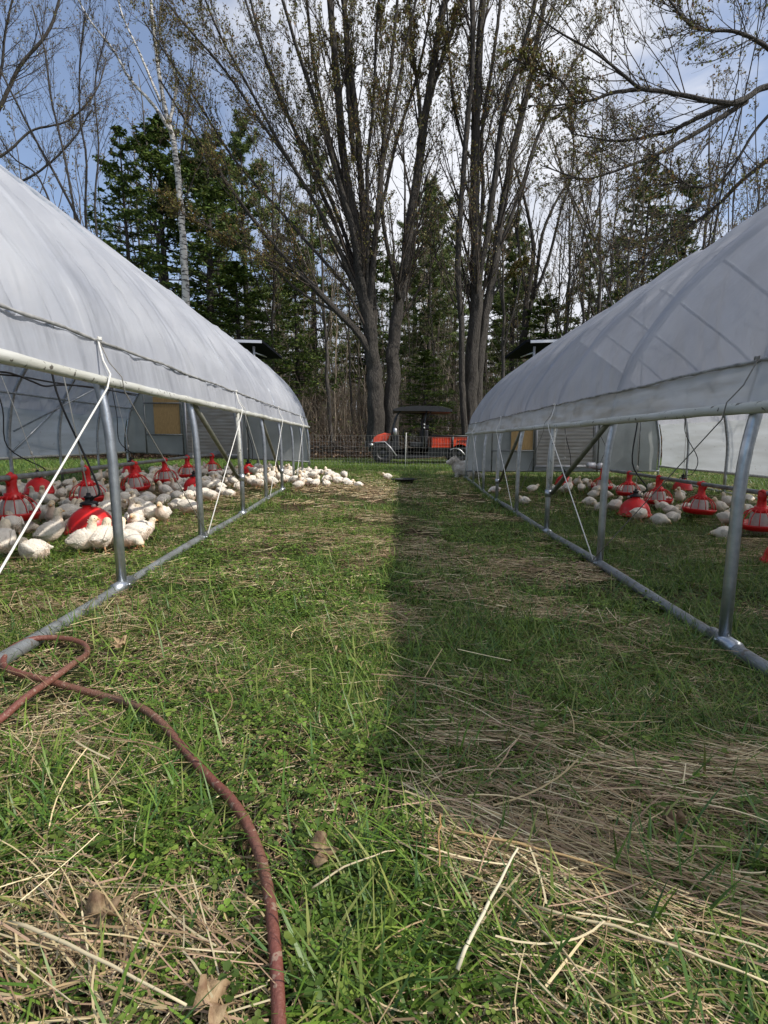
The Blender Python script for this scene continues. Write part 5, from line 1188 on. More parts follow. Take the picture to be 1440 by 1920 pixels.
def conifer_mesh(seed, H, spread, kind, t0=0.1):
    rng = np.random.default_rng(seed); tr = MB(); lv = MB()
    n = 14; zs = np.linspace(-0.3, H, n); c = np.stack([np.cumsum(rng.normal(0, 0.02, n)), np.cumsum(rng.normal(0, 0.02, n)), zs], 1)
    r = np.interp(zs, [-0.3, H], [H * 0.014 + 0.03, 0.015]); tr.tube(c, r, 9)
    nb = int(H * (10.5 if kind == 'spruce' else 8)); t = np.sort(rng.uniform(t0, 0.99, nb)) 
    az = rng.uniform(0, 2 * math.pi, nb)
    if kind == 'spruce': L_ = spread * (1 - t) ** 0.7 * rng.uniform(0.55, 1.25, nb) + 0.25; el = np.interp(t, [0, 0.5, 1], [-0.15, 0.05, 0.7])
    else: L_ = spread * (0.45 + 0.6 * np.sin(np.clip((t - t0) / (1 - t0), 0, 1) * math.pi) ** 0.7) * rng.uniform(0.4, 1.25, nb) * (1.05 - t * 0.75); el = np.interp(t, [0, 0.5, 1], [0.0, 0.2, 0.9])
    p = np.stack([np.interp(t * H, zs, c[:, 0]), np.interp(t * H, zs, c[:, 1]), t * H], 1)
    d = np.stack([np.cos(az) * np.cos(el), np.sin(az) * np.cos(el), np.sin(el)], 1); m = 6; out = [p]
    for s_ in range(m - 1):
        d = d + np.array([0, 0, (0.05 if kind == 'spruce' else 0.10)]) * (1 if s_ > 2 else -0.6) + rng.normal(0, 0.05, d.shape); d /= np.linalg.norm(d, axis=1, keepdims=True); out.append(out[-1] + d * (L_ / (m - 1))[:, None])
    C1 = np.stack(out, 1); R1 = (0.012 + L_ * 0.009)[:, None] * np.linspace(1, 0.25, m)[None]; tr.tubes(C1, R1, 4)
    C2, R2 = spawn(C1, R1, 12 if kind == 'spruce' else 10, 0.12 if kind == 'spruce' else 0.3, 1.0, 0.85, 0.36, 4, 0.5, -0.05, 0.08, rng, 0.004, planar=True, taper=0.5); tr.tubes(C2, R2, 3)
    ns = 10 if kind == 'spruce' else 9
    pos = np.concatenate([along(C2, ns, rng, 0.05), along(C1, 6, rng, 0.4)])
    nn = len(pos)
    if kind == 'spruce':
        dd = np.stack([rng.normal(0, 1, nn), rng.normal(0, 1, nn), rng.normal(-0.35, 0.35, nn)], 1); size = 0.17; asp = 0.22
    else:
        dd = np.stack([rng.normal(0, 1, nn), rng.normal(0, 1, nn), rng.normal(0.5, 0.7, nn)], 1); size = 0.20; asp = 0.10
    pal = np.array(NEED if kind == 'spruce' else NEEDP)
    k = 1 if kind == 'spruce' else 3
    pos = np.repeat(pos, k, axis=0); dd = np.repeat(dd, k, axis=0) + rng.normal(0, 0.5 if k > 1 else 0, (nn * k, 3)); dd /= np.linalg.norm(dd, axis=1, keepdims=True); nn *= k
    e = np.cross(dd, rng.normal(0, 1, (nn, 3))); e /= np.linalg.norm(e, axis=1, keepdims=True) + 1e-9; s_ = size * rng.uniform(0.5, 1.3, (nn, 1))
    v = np.stack([pos - dd * s_ * 0.2, pos + dd * s_ * 0.3 + e * s_ * asp, pos + dd * s_, pos + dd * s_ * 0.3 - e * s_ * asp], 1)
    cc = pal[rng.integers(0, len(pal), nn)] * rng.uniform(0.7, 1.35, (nn, 1))
    lv.raw(v.reshape(-1, 3), q=np.arange(nn * 4).reshape(-1, 4), c=np.repeat(cc, 4, axis=0))
    return tr, lv
CON = {}
def conifer(kind, var, px, y, H, label, nm='spruce_tree', bark='bark', rot=0.0, wide=1.0, bz=0.0, group='evergreens in the wood'):
    key = (kind, var)
    x = P(px, 825, y)[0]; z = float(gz(x, y)) + bz
    if key not in CON:
        tr, lv = conifer_mesh(50 + var * 7 + (0 if kind == 'spruce' else 100), 14.0, {'spruce': 3.2, 'pine': 3.0}[kind], kind, {0: 0.06, 1: 0.22, 2: 0.35, 3: 0.12}[var])
        T = empty(nm); tr.build('trunk', M[bark], T); lv.build('needle_crown', M['needle'], T); CON[key] = T; o = T
    else: o = copy_tree(CON[key]); o.name = nm
    o.location = (x, y, z); o.rotation_euler = (0, 0, rot); s_ = H / 14.0; o.scale = (s_ * wide, s_ * wide, s_)
    return tag(o, label, 'evergreen', group)
conifer('spruce', 0, 262, 23.0, 13.2, 'dark spruce with open side branches beside the birch', rot=0.4, wide=0.95)
conifer('spruce', 0, 400, 25.5, 14.5, 'broad dark evergreen just past the birch trunk', 'hemlock_tree', rot=2.2, wide=1.35)
conifer('spruce', 1, 330, 27.0, 15.5, 'tall dark evergreen directly behind the birch', 'hemlock_tree', rot=4.0, wide=1.25)
conifer('spruce', 3, 455, 23.5, 8.2, 'low bushy evergreen behind the solar panel of the crowded tunnel', 'hemlock_tree', rot=1.0, wide=1.7)
conifer('pine', 1, 470, 30.0, 17.0, 'feathery pine between the dark evergreens and the many-stemmed tree', 'pine_tree', rot=3.0)
conifer('spruce', 1, 560, 27.0, 11.0, 'thin ragged evergreen in front of pale saplings', 'hemlock_tree', rot=5.0, wide=0.9)
conifer('pine', 3, 590, 36.0, 19.0, 'far pine seen through the many-stemmed tree', 'pine_tree', rot=0.7)
conifer('pine', 2, 812, 33.0, 15.2, 'light green pine in the gap between the two tall tree clusters', 'pine_tree', rot=1.2, wide=1.0)
conifer('pine', 1, 775, 40.0, 17.5, 'farther pine in the gap, closer to the many-stemmed tree', 'pine_tree', rot=2.9)
conifer('pine', 3, 803, 27.5, 12.5, 'bright green pine nearest in the gap between the tall clusters', 'pine_tree', rot=2.6, wide=0.9)
conifer('spruce', 3, 795, 24.5, 4.6, 'small dense evergreen right behind the vehicle canopy', 'hemlock_tree', rot=2.0, wide=2.0)
conifer('pine', 3, 850, 42.0, 16.0, 'far pine behind the stems of the rough-barked cluster', 'pine_tree', rot=4.4)
conifer('pine', 2, 955, 30.0, 12.2, 'light pine just past the rough-barked cluster', 'pine_tree', rot=0.3, wide=1.15)
conifer('spruce', 3, 1015, 24.5, 7.0, 'low evergreen behind the solar panel of the grey tunnel', 'hemlock_tree', rot=0.8, wide=1.8)
conifer('spruce', 0, 1185, 25.0, 13.3, 'pointed dark spruce rising above the grey tunnel', rot=2.5, wide=0.9)
conifer('spruce', 1, 1255, 27.0, 13.0, 'narrower spruce behind the pointed one above the grey tunnel', rot=0.0, wide=0.8)
conifer('pine', 0, 1090, 33.0, 12.0, 'soft pine low above the middle of the grey tunnel roof', 'pine_tree', rot=5.2, wide=1.1)
conifer('pine', 3, 905, 33.0, 13.0, 'light pine between the stems of the rough-barked cluster', 'pine_tree', rot=1.6)
conifer('spruce', 1, 690, 34.0, 14.0, 'dim evergreen directly behind the many-stemmed trunk', 'hemlock_tree', rot=3.3)
conifer('pine', 1, 410, 36.0, 19.0, 'tall far pine behind the broad dark evergreen', 'pine_tree', rot=3.9)
conifer('spruce', 0, 520, 38.0, 14.0, 'dim evergreen far back over the curved tunnel end', 'hemlock_tree', rot=1.9, wide=1.2)
conifer('spruce', 3, 950, 38.0, 11.0, 'dim evergreen far back beyond the rough-barked cluster', 'hemlock_tree', rot=1.3, wide=1.3)
conifer('pine', 0, 730, 52.0, 17.0, 'very distant pine in line with the aisle', 'pine_tree', rot=1.3, wide=1.3)
conifer('pine', 3, 1140, 42.0, 15.0, 'very distant pine behind the pointed spruce', 'pine_tree', rot=2.3, wide=1.3)

def bare_mesh(seed, H, r0, first, k1, ang, lf1, nl, thin=False):
    rng = np.random.default_rng(seed); tr = MB(); br = MB(); lv = MB(); n = 16
    zs = np.linspace(-0.5, H, n); c = np.stack([np.cumsum(rng.normal(0, 0.06, n)), np.cumsum(rng.normal(0, 0.06, n)), zs], 1); r = r0 * np.linspace(1.15, 0.12, n)
    Pn, Rn = c[None], r[None]
    tr.tube(c, r, 8)
    if not thin:
        F1, G1 = spawn(Pn, Rn, 3, 0.35, 0.6, 0.35, 0.75, 12, 0.65, 0.3, 0.05, rng, taper=0.7); tr.tubes(F1, G1, 6)
    C1, R1 = spawn(Pn, Rn, k1, first, 0.98, ang, lf1, 7, 0.35, 0.3, 0.08, rng, 0.010, taper=0.7)
    if not thin:
        C1b, R1b = spawn(F1, G1, 7, 0.15, 1.0, ang, lf1, 7, 0.4, 0.3, 0.08, rng, 0.010, taper=0.5); C1 = np.concatenate([C1, C1b]); R1 = np.concatenate([R1, R1b])
    br.tubes(C1, R1, 4)
    C2, R2 = spawn(C1, R1, 6, 0.15, 1, 0.6, 0.5, 5, 0.5, 0.25, 0.1, rng, 0.006); br.tubes(C2, R2, 3)
    C3, R3 = spawn(C2, R2, 4, 0.15, 1, 0.6, 0.6, 4, 0.6, 0.2, 0.1, rng, 0.0045); br.tubes(C3, R3, 3)
    leafquads(lv, along(C3, nl, rng), 0.07, rng, BUD if seed % 2 else BUDG, 0.7, 0.4)
    return tr, br, lv
BARE = {}
def bare(var, px, y, H, label, bark='bark_grey', rot=0.0, group='bare trees in the wood', nm='bare_tree', tilt=0.0):
    x = P(px, 825, y)[0]; z = float(gz(x, y))
    key = (var, bark)
    if key not in BARE:
        S = {0: (14, 0.10, 0.30, 18, 0.6, 0.24, 2, False), 1: (15, 0.075, 0.38, 16, 0.5, 0.20, 2, False), 2: (12, 0.038, 0.2, 18, 0.75, 0.20, 1, True), 3: (13, 0.05, 0.35, 16, 0.6, 0.18, 1, True), 4: (16, 0.13, 0.32, 20, 0.7, 0.27, 2, False)}[var]
        tr, br, lv = bare_mesh(70 + var, *S); T = empty(nm)
        tr.build('trunk', M[bark], T); br.build('branches', M['bark_warm'] if bark != 'bark_pale' else M['bark_pale'], T); lv.build('young_leaves', M['leaf'], T); BARE[key] = (T, S[0]); o = T
    else: o = copy_tree(BARE[key][0]); o.name = nm
    s_ = H / BARE[key][1]; o.location = (x, y, z); o.scale = (s_,) * 3; o.rotation_euler = (tilt, tilt * 0.7, rot)
    return tag(o, label, 'tree', group)
rt = random.Random(12)
zones = [(-200, 120, 'above the near roof'), (120, 260, 'before the birch'), (260, 480, 'among dark evergreens'), (480, 600, 'above the curved tunnel end'), (600, 690, 'beside the many-stemmed tree'), (690, 860, 'above the vehicle canopy'),
         (860, 1010, 'past the rough-barked cluster'), (1010, 1200, 'behind the grey roof end'), (1200, 1440, 'above the grey roof'), (1440, 1800, 'past the grey roof edge')]
KN = {0: 'greyish forked tree', 1: 'slim forked tree', 2: 'twiggy sapling', 3: 'straight sapling', 4: 'spreading bare tree'}
lots = {}
def add_bare(var, px, y, H, bark):
    o = bare(var, px, y, H, None, bark, rt.uniform(0, 6.28), tilt=rt.uniform(-0.05, 0.05))
    zn = next((z[2] for z in zones if z[0] <= px < z[1]), zones[-1][2])
    dist = 'close' if y < 26 else ('mid-distance' if y < 36 else 'distant')
    lots.setdefault((dist + ' ' + ('pale ' if bark == 'bark_pale' else '') + KN[var], zn), []).append((px, o))
FIX = [(4, -40, 30, 18), (0, 30, 34, 17), (1, 95, 27, 16), (0, 190, 32, 16), (1, 225, 36, 18), (0, 1300, 26, 13.5), (1, 1325, 24.5, 14), (4, 1380, 30, 16), (1, 1215, 31, 15), (0, 1420, 24, 14), (1, 1120, 30, 16), (4, 1040, 34, 17), (0, 1245, 35, 17),
       (1, 1035, 23.5, 12), (0, 1150, 37, 16), (1, 960, 36, 15), (0, 1500, 27, 15), (1, 660, 29, 14), (0, 540, 33, 17), (4, 480, 42, 18), (1, 420, 29, 16), (0, 300, 30, 17), (4, 1480, 34, 18), (1, 1360, 36, 17), (0, 1090, 27, 14), (1, 1180, 24, 13.5), (0, 945, 22.5, 13), (1, 1065, 22, 13), (0, 1160, 21.5, 13.5), (0, 1285, 21, 14), (1, 1400, 20.5, 14), (4, 1120, 24, 15), (0, 620, 25, 14), (1, 515, 24, 15), (4, 330, 27, 17)]
for v_, px, y, H in FIX: add_bare(v_, px, y, H, 'bark_grey' if rt.random() < 0.75 else 'bark')
for k in range(64):
    px = rt.choice([rt.uniform(520, 700), rt.uniform(480, 1000), rt.uniform(750, 870), rt.uniform(900, 1300)]); y = rt.uniform(25.5, 44)
    add_bare(rt.choice([2, 3, 3]), px, y, rt.uniform(9, 14), 'bark_pale' if rt.random() < 0.55 else 'bark_grey')
for (px, y, H) in [(566, 27, 12), (628, 26.5, 11), (612, 28, 12), (595, 30, 12), (644, 31, 12), (676, 28, 11), (812, 27, 9), (835, 30, 12)]: add_bare(3, px, y, H, 'bark_pale')
for k in range(34):
    add_bare(rt.choice([0, 1, 2, 3]), rt.uniform(420, 1100), rt.uniform(44, 62), rt.uniform(13, 17), 'bark_grey')
for (nm, zn), L_ in lots.items():
    L_.sort(key=lambda t: t[0])
    for k, (_, o) in enumerate(L_):
        o['label'] = '%s %s' % (nm, zn) if len(L_) == 1 else '%s %s, %s from the left' % (nm, zn, ORD[min(k, 11)])
for k, (x, y, H) in enumerate([(8.6, 3.2, 7.5), (9.3, 5.6, 8.0), (8.4, 7.9, 6.5)]):
    o = bare([2, 3, 2][k], 700, 20, H, ['sapling casting its shadow on the far curtain of the grey tunnel, first', 'slim tree whose shadow crosses the far curtain of the grey tunnel', 'sapling shading the curtain near the end wall of the grey tunnel'][k], 'bark_grey', k * 2.0)
    o.location = (x, y, float(gz(x, y)))
# undergrowth and fallen branches along the edge of the wood
def brush():
    rng = np.random.default_rng(5); mb = MB(); n = 3000
    x = rng.uniform(-22, 22, n); y = rng.uniform(21.5, 40, n) ; z = gz(x, y); L_ = rng.uniform(0.6, 3.6, n) * (0.5 + vn(x, y, 0.5, 3)) * np.clip((y - 20) / 4, 0.35, 1.2)
    d = np.stack([rng.normal(0, 0.55, n), rng.normal(0, 0.4, n), rng.uniform(0.25, 1.4, n)], 1); d /= np.linalg.norm(d, axis=1, keepdims=True)
    p0 = np.stack([x, y, z - 0.05], 1); C = [p0]
    for s_ in range(4): d = d + rng.normal(0, 0.12, d.shape); d /= np.linalg.norm(d, axis=1, keepdims=True); C.append(C[-1] + d * (L_ / 4)[:, None])
    C = np.stack(C, 1); Rr = rng.uniform(0.006, 0.015, n)[:, None] * np.linspace(1, 0.3, 5)[None]; mb.tubes(C, Rr, 3, c=(0.24, 0.195, 0.145))
    C2, R2 = spawn(C, Rr, 5, 0.2, 1, 0.6, 0.5, 4, 0.6, 0.2, 0.12, rng, 0.004); mb.tubes(C2, R2, 3, c=(0.26, 0.21, 0.155))
    n = 1500; x = rng.uniform(-20, 20, n); y = rng.uniform(25, 46, n); z = gz(x, y); L_ = rng.uniform(2.5, 7.0, n)
    d = np.stack([rng.normal(0, 0.22, n), rng.normal(0, 0.2, n), np.ones(n)], 1); C = [np.stack([x, y, z - 0.1], 1)]
    for s_ in range(6): d = d + rng.normal(0, 0.08, d.shape); d /= np.linalg.norm(d, axis=1, keepdims=True); C.append(C[-1] + d * (L_ / 6)[:, None])
    C = np.stack(C, 1); Rr = rng.uniform(0.008, 0.022, n)[:, None] * np.linspace(1, 0.3, 7)[None]; mb.tubes(C, Rr, 3, c=(0.38, 0.32, 0.25))
    C3, R3 = spawn(C, Rr, 8, 0.2, 1, 0.7, 0.22, 4, 0.5, 0.2, 0.12, rng, 0.006); mb.tubes(C3, R3, 3, c=(0.27, 0.22, 0.165))
    leafquads(mb, along(C2, 1, rng), 0.07, rng, [(0.16, 0.09, 0.045), (0.20, 0.12, 0.06), (0.12, 0.15, 0.04), (0.17, 0.19, 0.05)], 0.7)
    tag(mb.build('undergrowth', M['leaf']), kind='stuff')
    mb = MB(); n = 900; x = rng.uniform(-18, 18, n); y = 22.0 + rng.exponential(0.7, n); z = gz(x, y) + rng.uniform(0.02, 0.5, n) * np.exp(-(y - 22))
    a = rng.uniform(-0.5, 0.5, n) + np.where(rng.random(n) < 0.5, 0, math.pi); L_ = rng.uniform(0.4, 2.2, n); e = rng.normal(0, 0.22, n)
    d = np.stack([np.cos(a), np.sin(a), e], 1); C = np.stack([np.stack([x, y, z], 1) + d * (L_ * f)[:, None] + rng.normal(0, 0.02, (n, 3)) for f in np.linspace(0, 1, 5)], 1)
    mb.tubes(C, rng.uniform(0.01, 0.035, n)[:, None] * np.linspace(1, 0.4, 5)[None], 5, c=(0.10, 0.072, 0.052))
    n = 26000; x = rng.uniform(-20, 20, n); y = 21.2 + rng.exponential(3.0, n); z = gz(x, y) + 0.03 + rng.uniform(0, 0.12, n)
    leafquads(mb, np.stack([x, y, z], 1), 0.10, rng, [(0.15, 0.085, 0.045), (0.20, 0.12, 0.07), (0.10, 0.06, 0.035), (0.26, 0.18, 0.11)], 0.8)
    tag(mb.build('fallen_brush_and_leaf_litter', M['leaf']), kind='stuff')
brush()
def far_wood():
    rng = np.random.default_rng(15); mb = MB(); n = 2200; x = rng.uniform(-60, 60, n); y = rng.uniform(62, 95, n); z = gz(x, y); L_ = rng.uniform(7, 16, n)
    d = np.stack([rng.normal(0, 0.10, n), rng.normal(0, 0.1, n), np.ones(n)], 1); C = [np.stack([x, y, z - 0.3], 1)]
    for s_ in range(5): d = d + rng.normal(0, 0.05, d.shape); d /= np.linalg.norm(d, axis=1, keepdims=True); C.append(C[-1] + d * (L_ / 5)[:, None])
    C = np.stack(C, 1); Rr = rng.uniform(0.05, 0.13, n)[:, None] * np.linspace(1, 0.25, 6)[None]; mb.tubes(C, Rr, 4, c=(0.22, 0.18, 0.145))
    C2, R2 = spawn(C, Rr, 14, 0.25, 1, 0.7, 0.2, 4, 0.4, 0.2, 0.12, rng, 0.015); mb.tubes(C2, R2, 3, c=(0.20, 0.15, 0.12))
    k = rng.random(len(C2)) < 0.4
    leafquads(mb, along(C2[k], 5, rng, 0.0), 0.40, rng, [(0.10, 0.13, 0.04), (0.07, 0.10, 0.03), (0.17, 0.14, 0.07), (0.13, 0.16, 0.05)], 0.5)
    tag(mb.build('distant_wood', M['leaf']), kind='stuff')
far_wood()

# ------------------------------------------------------------------ grass, clover, straw
RG = np.random.default_rng(77)
def region(n, y0, y1, hw0, hw1, power=1.0, clear=0.022):
    """points in a trapezoid of the field, half width growing with distance"""
    y = y0 + (y1 - y0) * RG.random(n) ** power; hw = hw0 + (hw1 - hw0) * (y - y0) / (y1 - y0); x = RG.uniform(-1, 1, n) * hw
    if y0 < 2:
        near = np.ones(n, bool)
        for k in range(0, n, 20000):
            d2 = ((x[k:k + 20000, None] - HOSE[None, ::2, 0]) ** 2 + (y[k:k + 20000, None] - HOSE[None, ::2, 1]) ** 2).min(1)
            near[k:k + 20000] = (d2 > clear ** 2) | (RG.random(len(d2)) < 0.10)
        x, y = x[near], y[near]
    return x, y
def gnd(x, y): return gz(x, y) + ground_bumps(x, y)
def straw_mask(x, y):
    m = vn(x, y, 1.7, 11) * 0.6 + vn(x, y, 4.1, 12) * 0.4
    m = m + 0.20 * np.exp(-(((x - 0.35) / 0.5) ** 2 + ((y - 1.25) / 0.28) ** 2)) + 0.10 * np.exp(-(((x + 0.5) / 0.35) ** 2 + ((y - 0.75) / 0.25) ** 2))
    m = m + 0.20 * np.exp(-((x + 0.18) / 0.28) ** 2) * (y > 2.0) * (y < 8) + 0.14 * np.exp(-((x - 0.75) / 0.3) ** 2) * (y > 2.4) * (y < 4.2)
    m = m + 0.22 * ((x < -1.6) & (x > -4.8) & (y > 2.6) & (y < 9.6)) * np.clip((x + 4.4) * 2, 0, 1)
    return m
def green_mask(x, y):
    m = vn(x, y, 1.3, 21) * 0.55 + vn(x, y, 3.7, 22) * 0.45
    m = m + 0.22 * ((x > 1.6) & (y > 3)) + 0.12 * np.exp(-((x - 0.55) / 0.35) ** 2) + 0.25 * (y > 8.5) - 0.25 * ((x < -1.6) & (y > 3.4) & (y < 9))
    return m
def blades(name, x, y, h, wd, pal, lay=0.6, segs=4, dz=0.0, seed_col=None, stiff=1.0):
    n = len(x); z = gnd(x, y) + dz; az = RG.uniform(0, 2 * math.pi, n); out = np.stack([np.cos(az), np.sin(az)], 1)
    el = np.clip(RG.normal(1.25 - lay, 0.30, n), 0.08, 1.5); bend = RG.uniform(0.2, 1.3, n) * (1.2 - 0.4 * stiff)
    side = np.stack([-out[:, 1], out[:, 0]], 1); wv = wd * RG.uniform(0.6, 1.35, n); L_ = h
    p = np.stack([x, y, z - 0.006], 1); V = []; e = el.copy()
    fs = np.linspace(0, 1, segs + 1)
    for i, f in enumerate(fs):
        w_ = wv * (1 - f ** 1.8) * 0.5 * (0.55 + 0.9 * min(f * 2.5, 1) * 0.5) + 0.0001
        a = p.copy(); b_ = p.copy(); a[:, :2] -= side * w_[:, None]; b_[:, :2] += side * w_[:, None]; V += [a, b_]
        st = L_ / segs; p = p + np.stack([out[:, 0] * np.cos(e) * st, out[:, 1] * np.cos(e) * st, np.sin(e) * st], 1)
        e = e - bend / segs; 
        low = p[:, 2] < z + 0.004; p[low, 2] = z[low] + 0.004
    V = np.stack(V, 1); k = 2 * (segs + 1)
    q = np.array([[2 * i, 2 * i + 1, 2 * i + 3, 2 * i + 2] for i in range(segs)]); q = (q[None] + (np.arange(n) * k)[:, None, None]).reshape(-1, 4)
    pal = np.array(pal); c = pal[RG.integers(0, len(pal), n)] * RG.uniform(0.65, 1.35, (n, 1)); 
    if seed_col is not None: c = c * seed_col[:, None]
    cc = np.repeat(c, k, axis=0)
    return MB().raw(V.reshape(-1, 3), q=q, c=cc)
GP = [(0.0944, 0.1782, 0.022), (0.1298, 0.2178, 0.03), (0.0708, 0.1452, 0.022), (0.177, 0.2508, 0.045), (0.0767, 0.1518, 0.042), (0.2242, 0.2508, 0.07)]
SP = [(0.42, 0.3234, 0.1672), (0.52, 0.4214, 0.2376), (0.33, 0.2352, 0.1232), (0.6, 0.5096, 0.3168), (0.27, 0.1862, 0.1012), (0.38, 0.2548, 0.1672)]
CP = [(0.092, 0.1625, 0.022), (0.1265, 0.208, 0.03), (0.0747, 0.13, 0.024), (0.1725, 0.2405, 0.045)]
# keep points with probability by mask
def keep(x, y, m, thr, soft=0.15):
    k = RG.random(len(x)) < np.clip((m - thr) / soft, 0.06, 1); return x[k], y[k]
sets = []
x, y = region(95000, 0.30, 2.4, 0.75, 2.3); x, y = keep(x, y, green_mask(x, y), 0.40); sets.append(('n', blades('g', x, y, RG.uniform(0.03, 0.12, len(x)) ** 1.0, 0.0032, GP, 0.75, 4)))
x, y = region(4200, 0.35, 2.4, 0.75, 2.2); sets.append(('n', blades('g', x, y, RG.uniform(0.08, 0.20, len(x)), 0.0058, GP, 0.70, 6)))
x, y = region(110000, 2.3, 6.0, 2.2, 5.4); x, y = keep(x, y, green_mask(x, y), 0.46); sets.append(('m', blades('g', x, y, RG.uniform(0.03, 0.13, len(x)) * np.where(x > 1.6, 1.25, 0.85), 0.0044, GP, 0.68, 3)))
x, y = region(120000, 5.8, 15.5, 5.0, 12.5, 1.1); x, y = keep(x, y, green_mask(x, y), 0.42); sets.append(('f', blades('g', x, y, RG.uniform(0.04, 0.15, len(x)) * np.where(y > 8.5, 1.3, 1), 0.0085, GP, 0.6, 2)))
x, y = region(60000, 14, 22.5, 11, 17); sets.append(('f', blades('g', x, y, RG.uniform(0.04, 0.12, len(x)), 0.016, GP, 0.6, 2)))
x = RG.uniform(-0.15, 0.65, 2400); y = RG.uniform(0.55, 0.98, 2400); k = vn(x, y, 5, 41) > 0.42; x, y = x[k], y[k]; sets.append(('n', blades('g', x, y, RG.uniform(0.05, 0.17, len(x)), 0.0062, GP, 0.55, 6)))
x = RG.uniform(-1.0, -0.45, 900); y = RG.uniform(0.8, 1.5, 900); k = vn(x, y, 5, 42) > 0.45; x, y = x[k], y[k]; sets.append(('n', blades('g', x, y, RG.uniform(0.05, 0.18, len(x)), 0.0058, GP, 0.6, 6)))
x, y = region(44000, 0.9, 6.5, 0.9, 5.6); k = vn(x, y, 1.1, 43) > 0.42; x, y = x[k], y[k]; sets.append(('n', blades('g', x, y, RG.uniform(0.07, 0.17, len(x)), 0.0050, GP, 0.6, 4)))
for sgn, LR0, kd, ya, yb in ((-1, 1.30, 0.037, 1.7, 12), (1, 1.46, 0.0305, 1.6, 12)):
    n = 7000; y = RG.uniform(ya, yb, n); x = sgn * (LR0 + kd * y + RG.normal(0, 0.055, n)); k = vn(x, y, 2.7, 61) > 0.36; x, y = x[k], y[k]
    sets.append(('n', blades('g', x, y, RG.uniform(0.04, 0.12, len(x)) * np.clip(y / 5, 0.75, 1.4), 0.0042, GP, 0.35, 4)))
G_ = MB()
for _, b_ in sets:
    G_.raw(np.concatenate(b_.v), q=np.concatenate(b_.q), c=np.concatenate(b_.c))
tag(G_.build('grass', M['blade']), kind='stuff')
# flattened straw: long thin strips with a prevailing lie
def straws(x, y, L_, wd, lie, spread, dz0, dz1, segs=3, bendy=0.12, arch=0.012):
    n = len(x); a = lie + RG.normal(0, spread, n) + np.where(RG.random(n) < 0.5, 0, math.pi); z = gnd(x, y) + RG.uniform(dz0, dz1, n)
    tilt = RG.normal(0, 0.06, n); V = []; p = np.stack([x, y, z], 1) - np.stack([np.cos(a), np.sin(a), 0 * a], 1) * (L_ / 2)[:, None]; wv = wd * RG.uniform(0.5, 1.4, n)
    roll = RG.uniform(-0.8, 0.8, n); cv = RG.normal(0, bendy, n)
    ks = np.where(RG.random(n) < 0.25, RG.normal(0, 0.5, n), 0); ki = RG.integers(1, segs, n)
    for i in range(segs + 1):
        s_ = np.stack([-np.sin(a) * np.cos(roll), np.cos(a) * np.cos(roll), np.sin(roll)], 1) * (wv * 0.5)[:, None]
        V += [p - s_, p + s_]
        st = L_ / segs; p = p + np.stack([np.cos(a) * st, np.sin(a) * st, np.tan(tilt) * st], 1)
        gg = gnd(p[:, 0], p[:, 1]) + 0.006; p[:, 2] = np.maximum(p[:, 2], gg); p[:, 2] = np.minimum(p[:, 2], gg + dz1 + arch)
        a = a + cv + np.where(ki == i + 1, ks, 0)
    V = np.stack(V, 1); k = 2 * (segs + 1); q = np.array([[2 * i, 2 * i + 1, 2 * i + 3, 2 * i + 2] for i in range(segs)]); q = (q[None] + (np.arange(n) * k)[:, None, None]).reshape(-1, 4)
    c = np.array(SP)[RG.integers(0, len(SP), n)] * RG.uniform(0.6, 1.25, (n, 1))
    S_.raw(V.reshape(-1, 3), q=q, c=np.repeat(c, k, axis=0))
S_ = MB()
x, y = region(30000, 0.28, 2.5, 0.75, 2.3, 1.0, 0.04); x, y = keep(x, y, straw_mask(x, y), 0.51, 0.14)
straws(x, y, RG.uniform(0.03, 0.15, len(x)), 0.0019, -0.35, 0.75, 0.004, 0.040, 4)
x, y = region(1500, 0.28, 2.5, 0.75, 2.3, 1.0, 0.09); x, y = keep(x, y, straw_mask(x, y), 0.52, 0.1); straws(x, y, RG.uniform(0.10, 0.28, len(x)), 0.0026, -0.35, 0.8, 0.015, 0.070, 6, 0.06, 0.03)
# matted thatch under everything
x, y = region(32000, 0.28, 2.6, 0.75, 2.4); straws(x, y, RG.uniform(0.02, 0.09, len(x)), 0.0022, 0.0, 1.6, 0.000, 0.012, 3, 0.3)
x, y = region(52000, 2.3, 6.0, 2.2, 5.4); x, y = keep(x, y, straw_mask(x, y), 0.48, 0.16); straws(x, y, RG.uniform(0.04, 0.22, len(x)), 0.0032, -0.2, 0.8, 0.003, 0.035, 3)
x, y = region(36000, 5.8, 13, 5.0, 9); x, y = keep(x, y, straw_mask(x, y), 0.50, 0.16); straws(x, y, RG.uniform(0.06, 0.24, len(x)), 0.0065, 0.0, 0.9, 0.003, 0.04, 2)
n = 2700; u = RG.random(n); cx = 0.10 + 1.15 * u; cy = 1.30 - 0.06 * u + RG.normal(0, 0.085, n); k = vn(cx * 1.0, cy * 3.0, 2.6, 51) > 0.34; cx, cy = cx[k], cy[k]
straws(cx, cy, RG.uniform(0.06, 0.30, len(cx)), 0.0021, -0.30, 0.22, 0.006, 0.050, 5, 0.05)
n = 1100; cx = RG.uniform(0.1, 0.75, n); cy = 0.98 - 0.25 * (cx - 0.1) + RG.normal(0, 0.07, n); straws(cx, cy, RG.uniform(0.05, 0.26, n), 0.0023, -0.45, 0.30, 0.006, 0.055, 5, 0.06)
n = 350; cx = RG.uniform(-0.62, -0.22, n); cy = 0.72 + RG.normal(0, 0.06, n); straws(cx, cy, RG.uniform(0.04, 0.20, n), 0.0024, -0.45, 0.5, 0.006, 0.05, 5, 0.08)
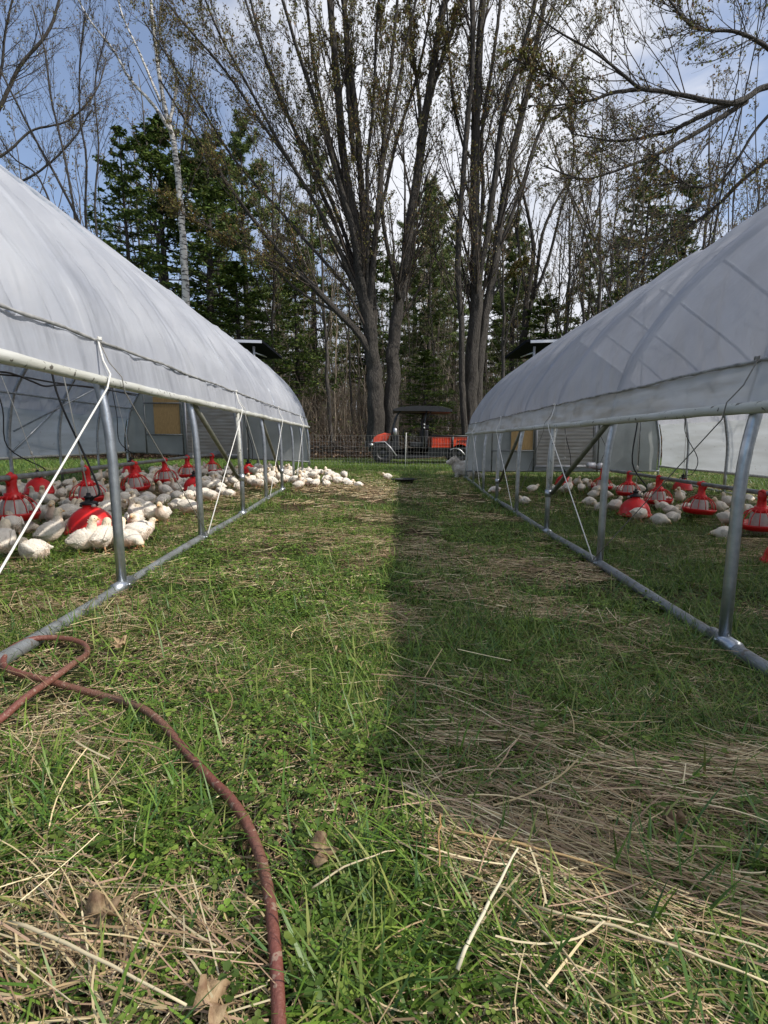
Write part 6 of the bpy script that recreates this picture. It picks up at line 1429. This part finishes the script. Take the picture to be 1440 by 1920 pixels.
# strewn straw patch by the tray
x = RG.normal(-0.25, 0.75, 3500); y = RG.normal(8.6, 0.55, 3500); straws(x, y, RG.uniform(0.04, 0.16, 3500), 0.008, 0.0, 1.2, 0.01, 0.05, 2)
tag(S_.build('dry_straw', M['straw']), kind='stuff')
# clover and ground ivy: little folded leaves in threes on short stems
def clover(x, y, size, h0, h1, m=3):
    n = len(x); z = gnd(x, y); k = np.repeat(np.arange(n), m); cx = x[k]; cy = y[k]; h = RG.uniform(h0, h1, n)[k]
    a0 = RG.uniform(0, 6.28, n)[k] + np.tile(np.arange(m), n) * (2 * math.pi / m) + RG.normal(0, 0.2, n * m); s_ = (size * RG.uniform(0.6, 1.4, n))[k]
    tl = RG.normal(0.05, 0.35, n * m); d = np.stack([np.cos(a0) * np.cos(tl), np.sin(a0) * np.cos(tl), np.sin(tl)], 1); e = np.stack([-np.sin(a0), np.cos(a0), 0 * a0], 1)
    c0 = np.stack([cx, cy, z[k] + h], 1); up = np.array([0, 0, 1.])
    v0 = c0 + d * s_[:, None] * 0.10; w_ = 0.46
    v1 = c0 + d * s_[:, None] * 0.45 + e * s_[:, None] * w_ * 0.9 + up * s_[:, None] * 0.12; v2 = c0 + d * s_[:, None] * 0.85 + e * s_[:, None] * w_ * 0.75 + up * s_[:, None] * 0.08
    v3 = c0 + d * s_[:, None] * 1.02; v4 = c0 + d * s_[:, None] * 0.85 - e * s_[:, None] * w_ * 0.75 + up * s_[:, None] * 0.08; v5 = c0 + d * s_[:, None] * 0.45 - e * s_[:, None] * w_ * 0.9 + up * s_[:, None] * 0.12
    V = np.stack([v0, v1, v2, v3, v4, v5], 1); b_ = np.arange(n * m)[:, None] * 6
    q = np.concatenate([b_ + np.array([[0, 3, 2, 1]]), b_ + np.array([[0, 5, 4, 3]])])
    c = (np.array(CP)[RG.integers(0, len(CP), n)] * RG.uniform(0.6, 1.4, (n, 1)))[k] * RG.uniform(0.85, 1.15, (n * m, 1))
    K_.raw(V.reshape(-1, 3), q=q, c=np.repeat(c, 6, axis=0))
K_ = MB()
def cm(x, y): return vn(x, y, 1.9, 31) * 0.6 + vn(x, y, 5.1, 32) * 0.4 + 0.10 * (x < -0.1) * (y > 1.2) * (y < 5) - 0.10 * (x > 1.6)
x, y = region(22000, 0.28, 2.5, 0.75, 2.3); x, y = keep(x, y, cm(x, y), 0.50, 0.12); clover(x, y, 0.0085, 0.008, 0.040)
x, y = region(1500, 0.28, 2.0, 0.75, 2.0); x, y = keep(x, y, cm(x, y), 0.54, 0.12); clover(x, y, 0.014, 0.02, 0.055, 4)
x, y = region(52000, 2.3, 6.5, 2.2, 5.6); x, y = keep(x, y, cm(x, y), 0.46, 0.12); clover(x, y, 0.015, 0.01, 0.05)
tag(K_.build('clover', M['leaf']), kind='stuff')
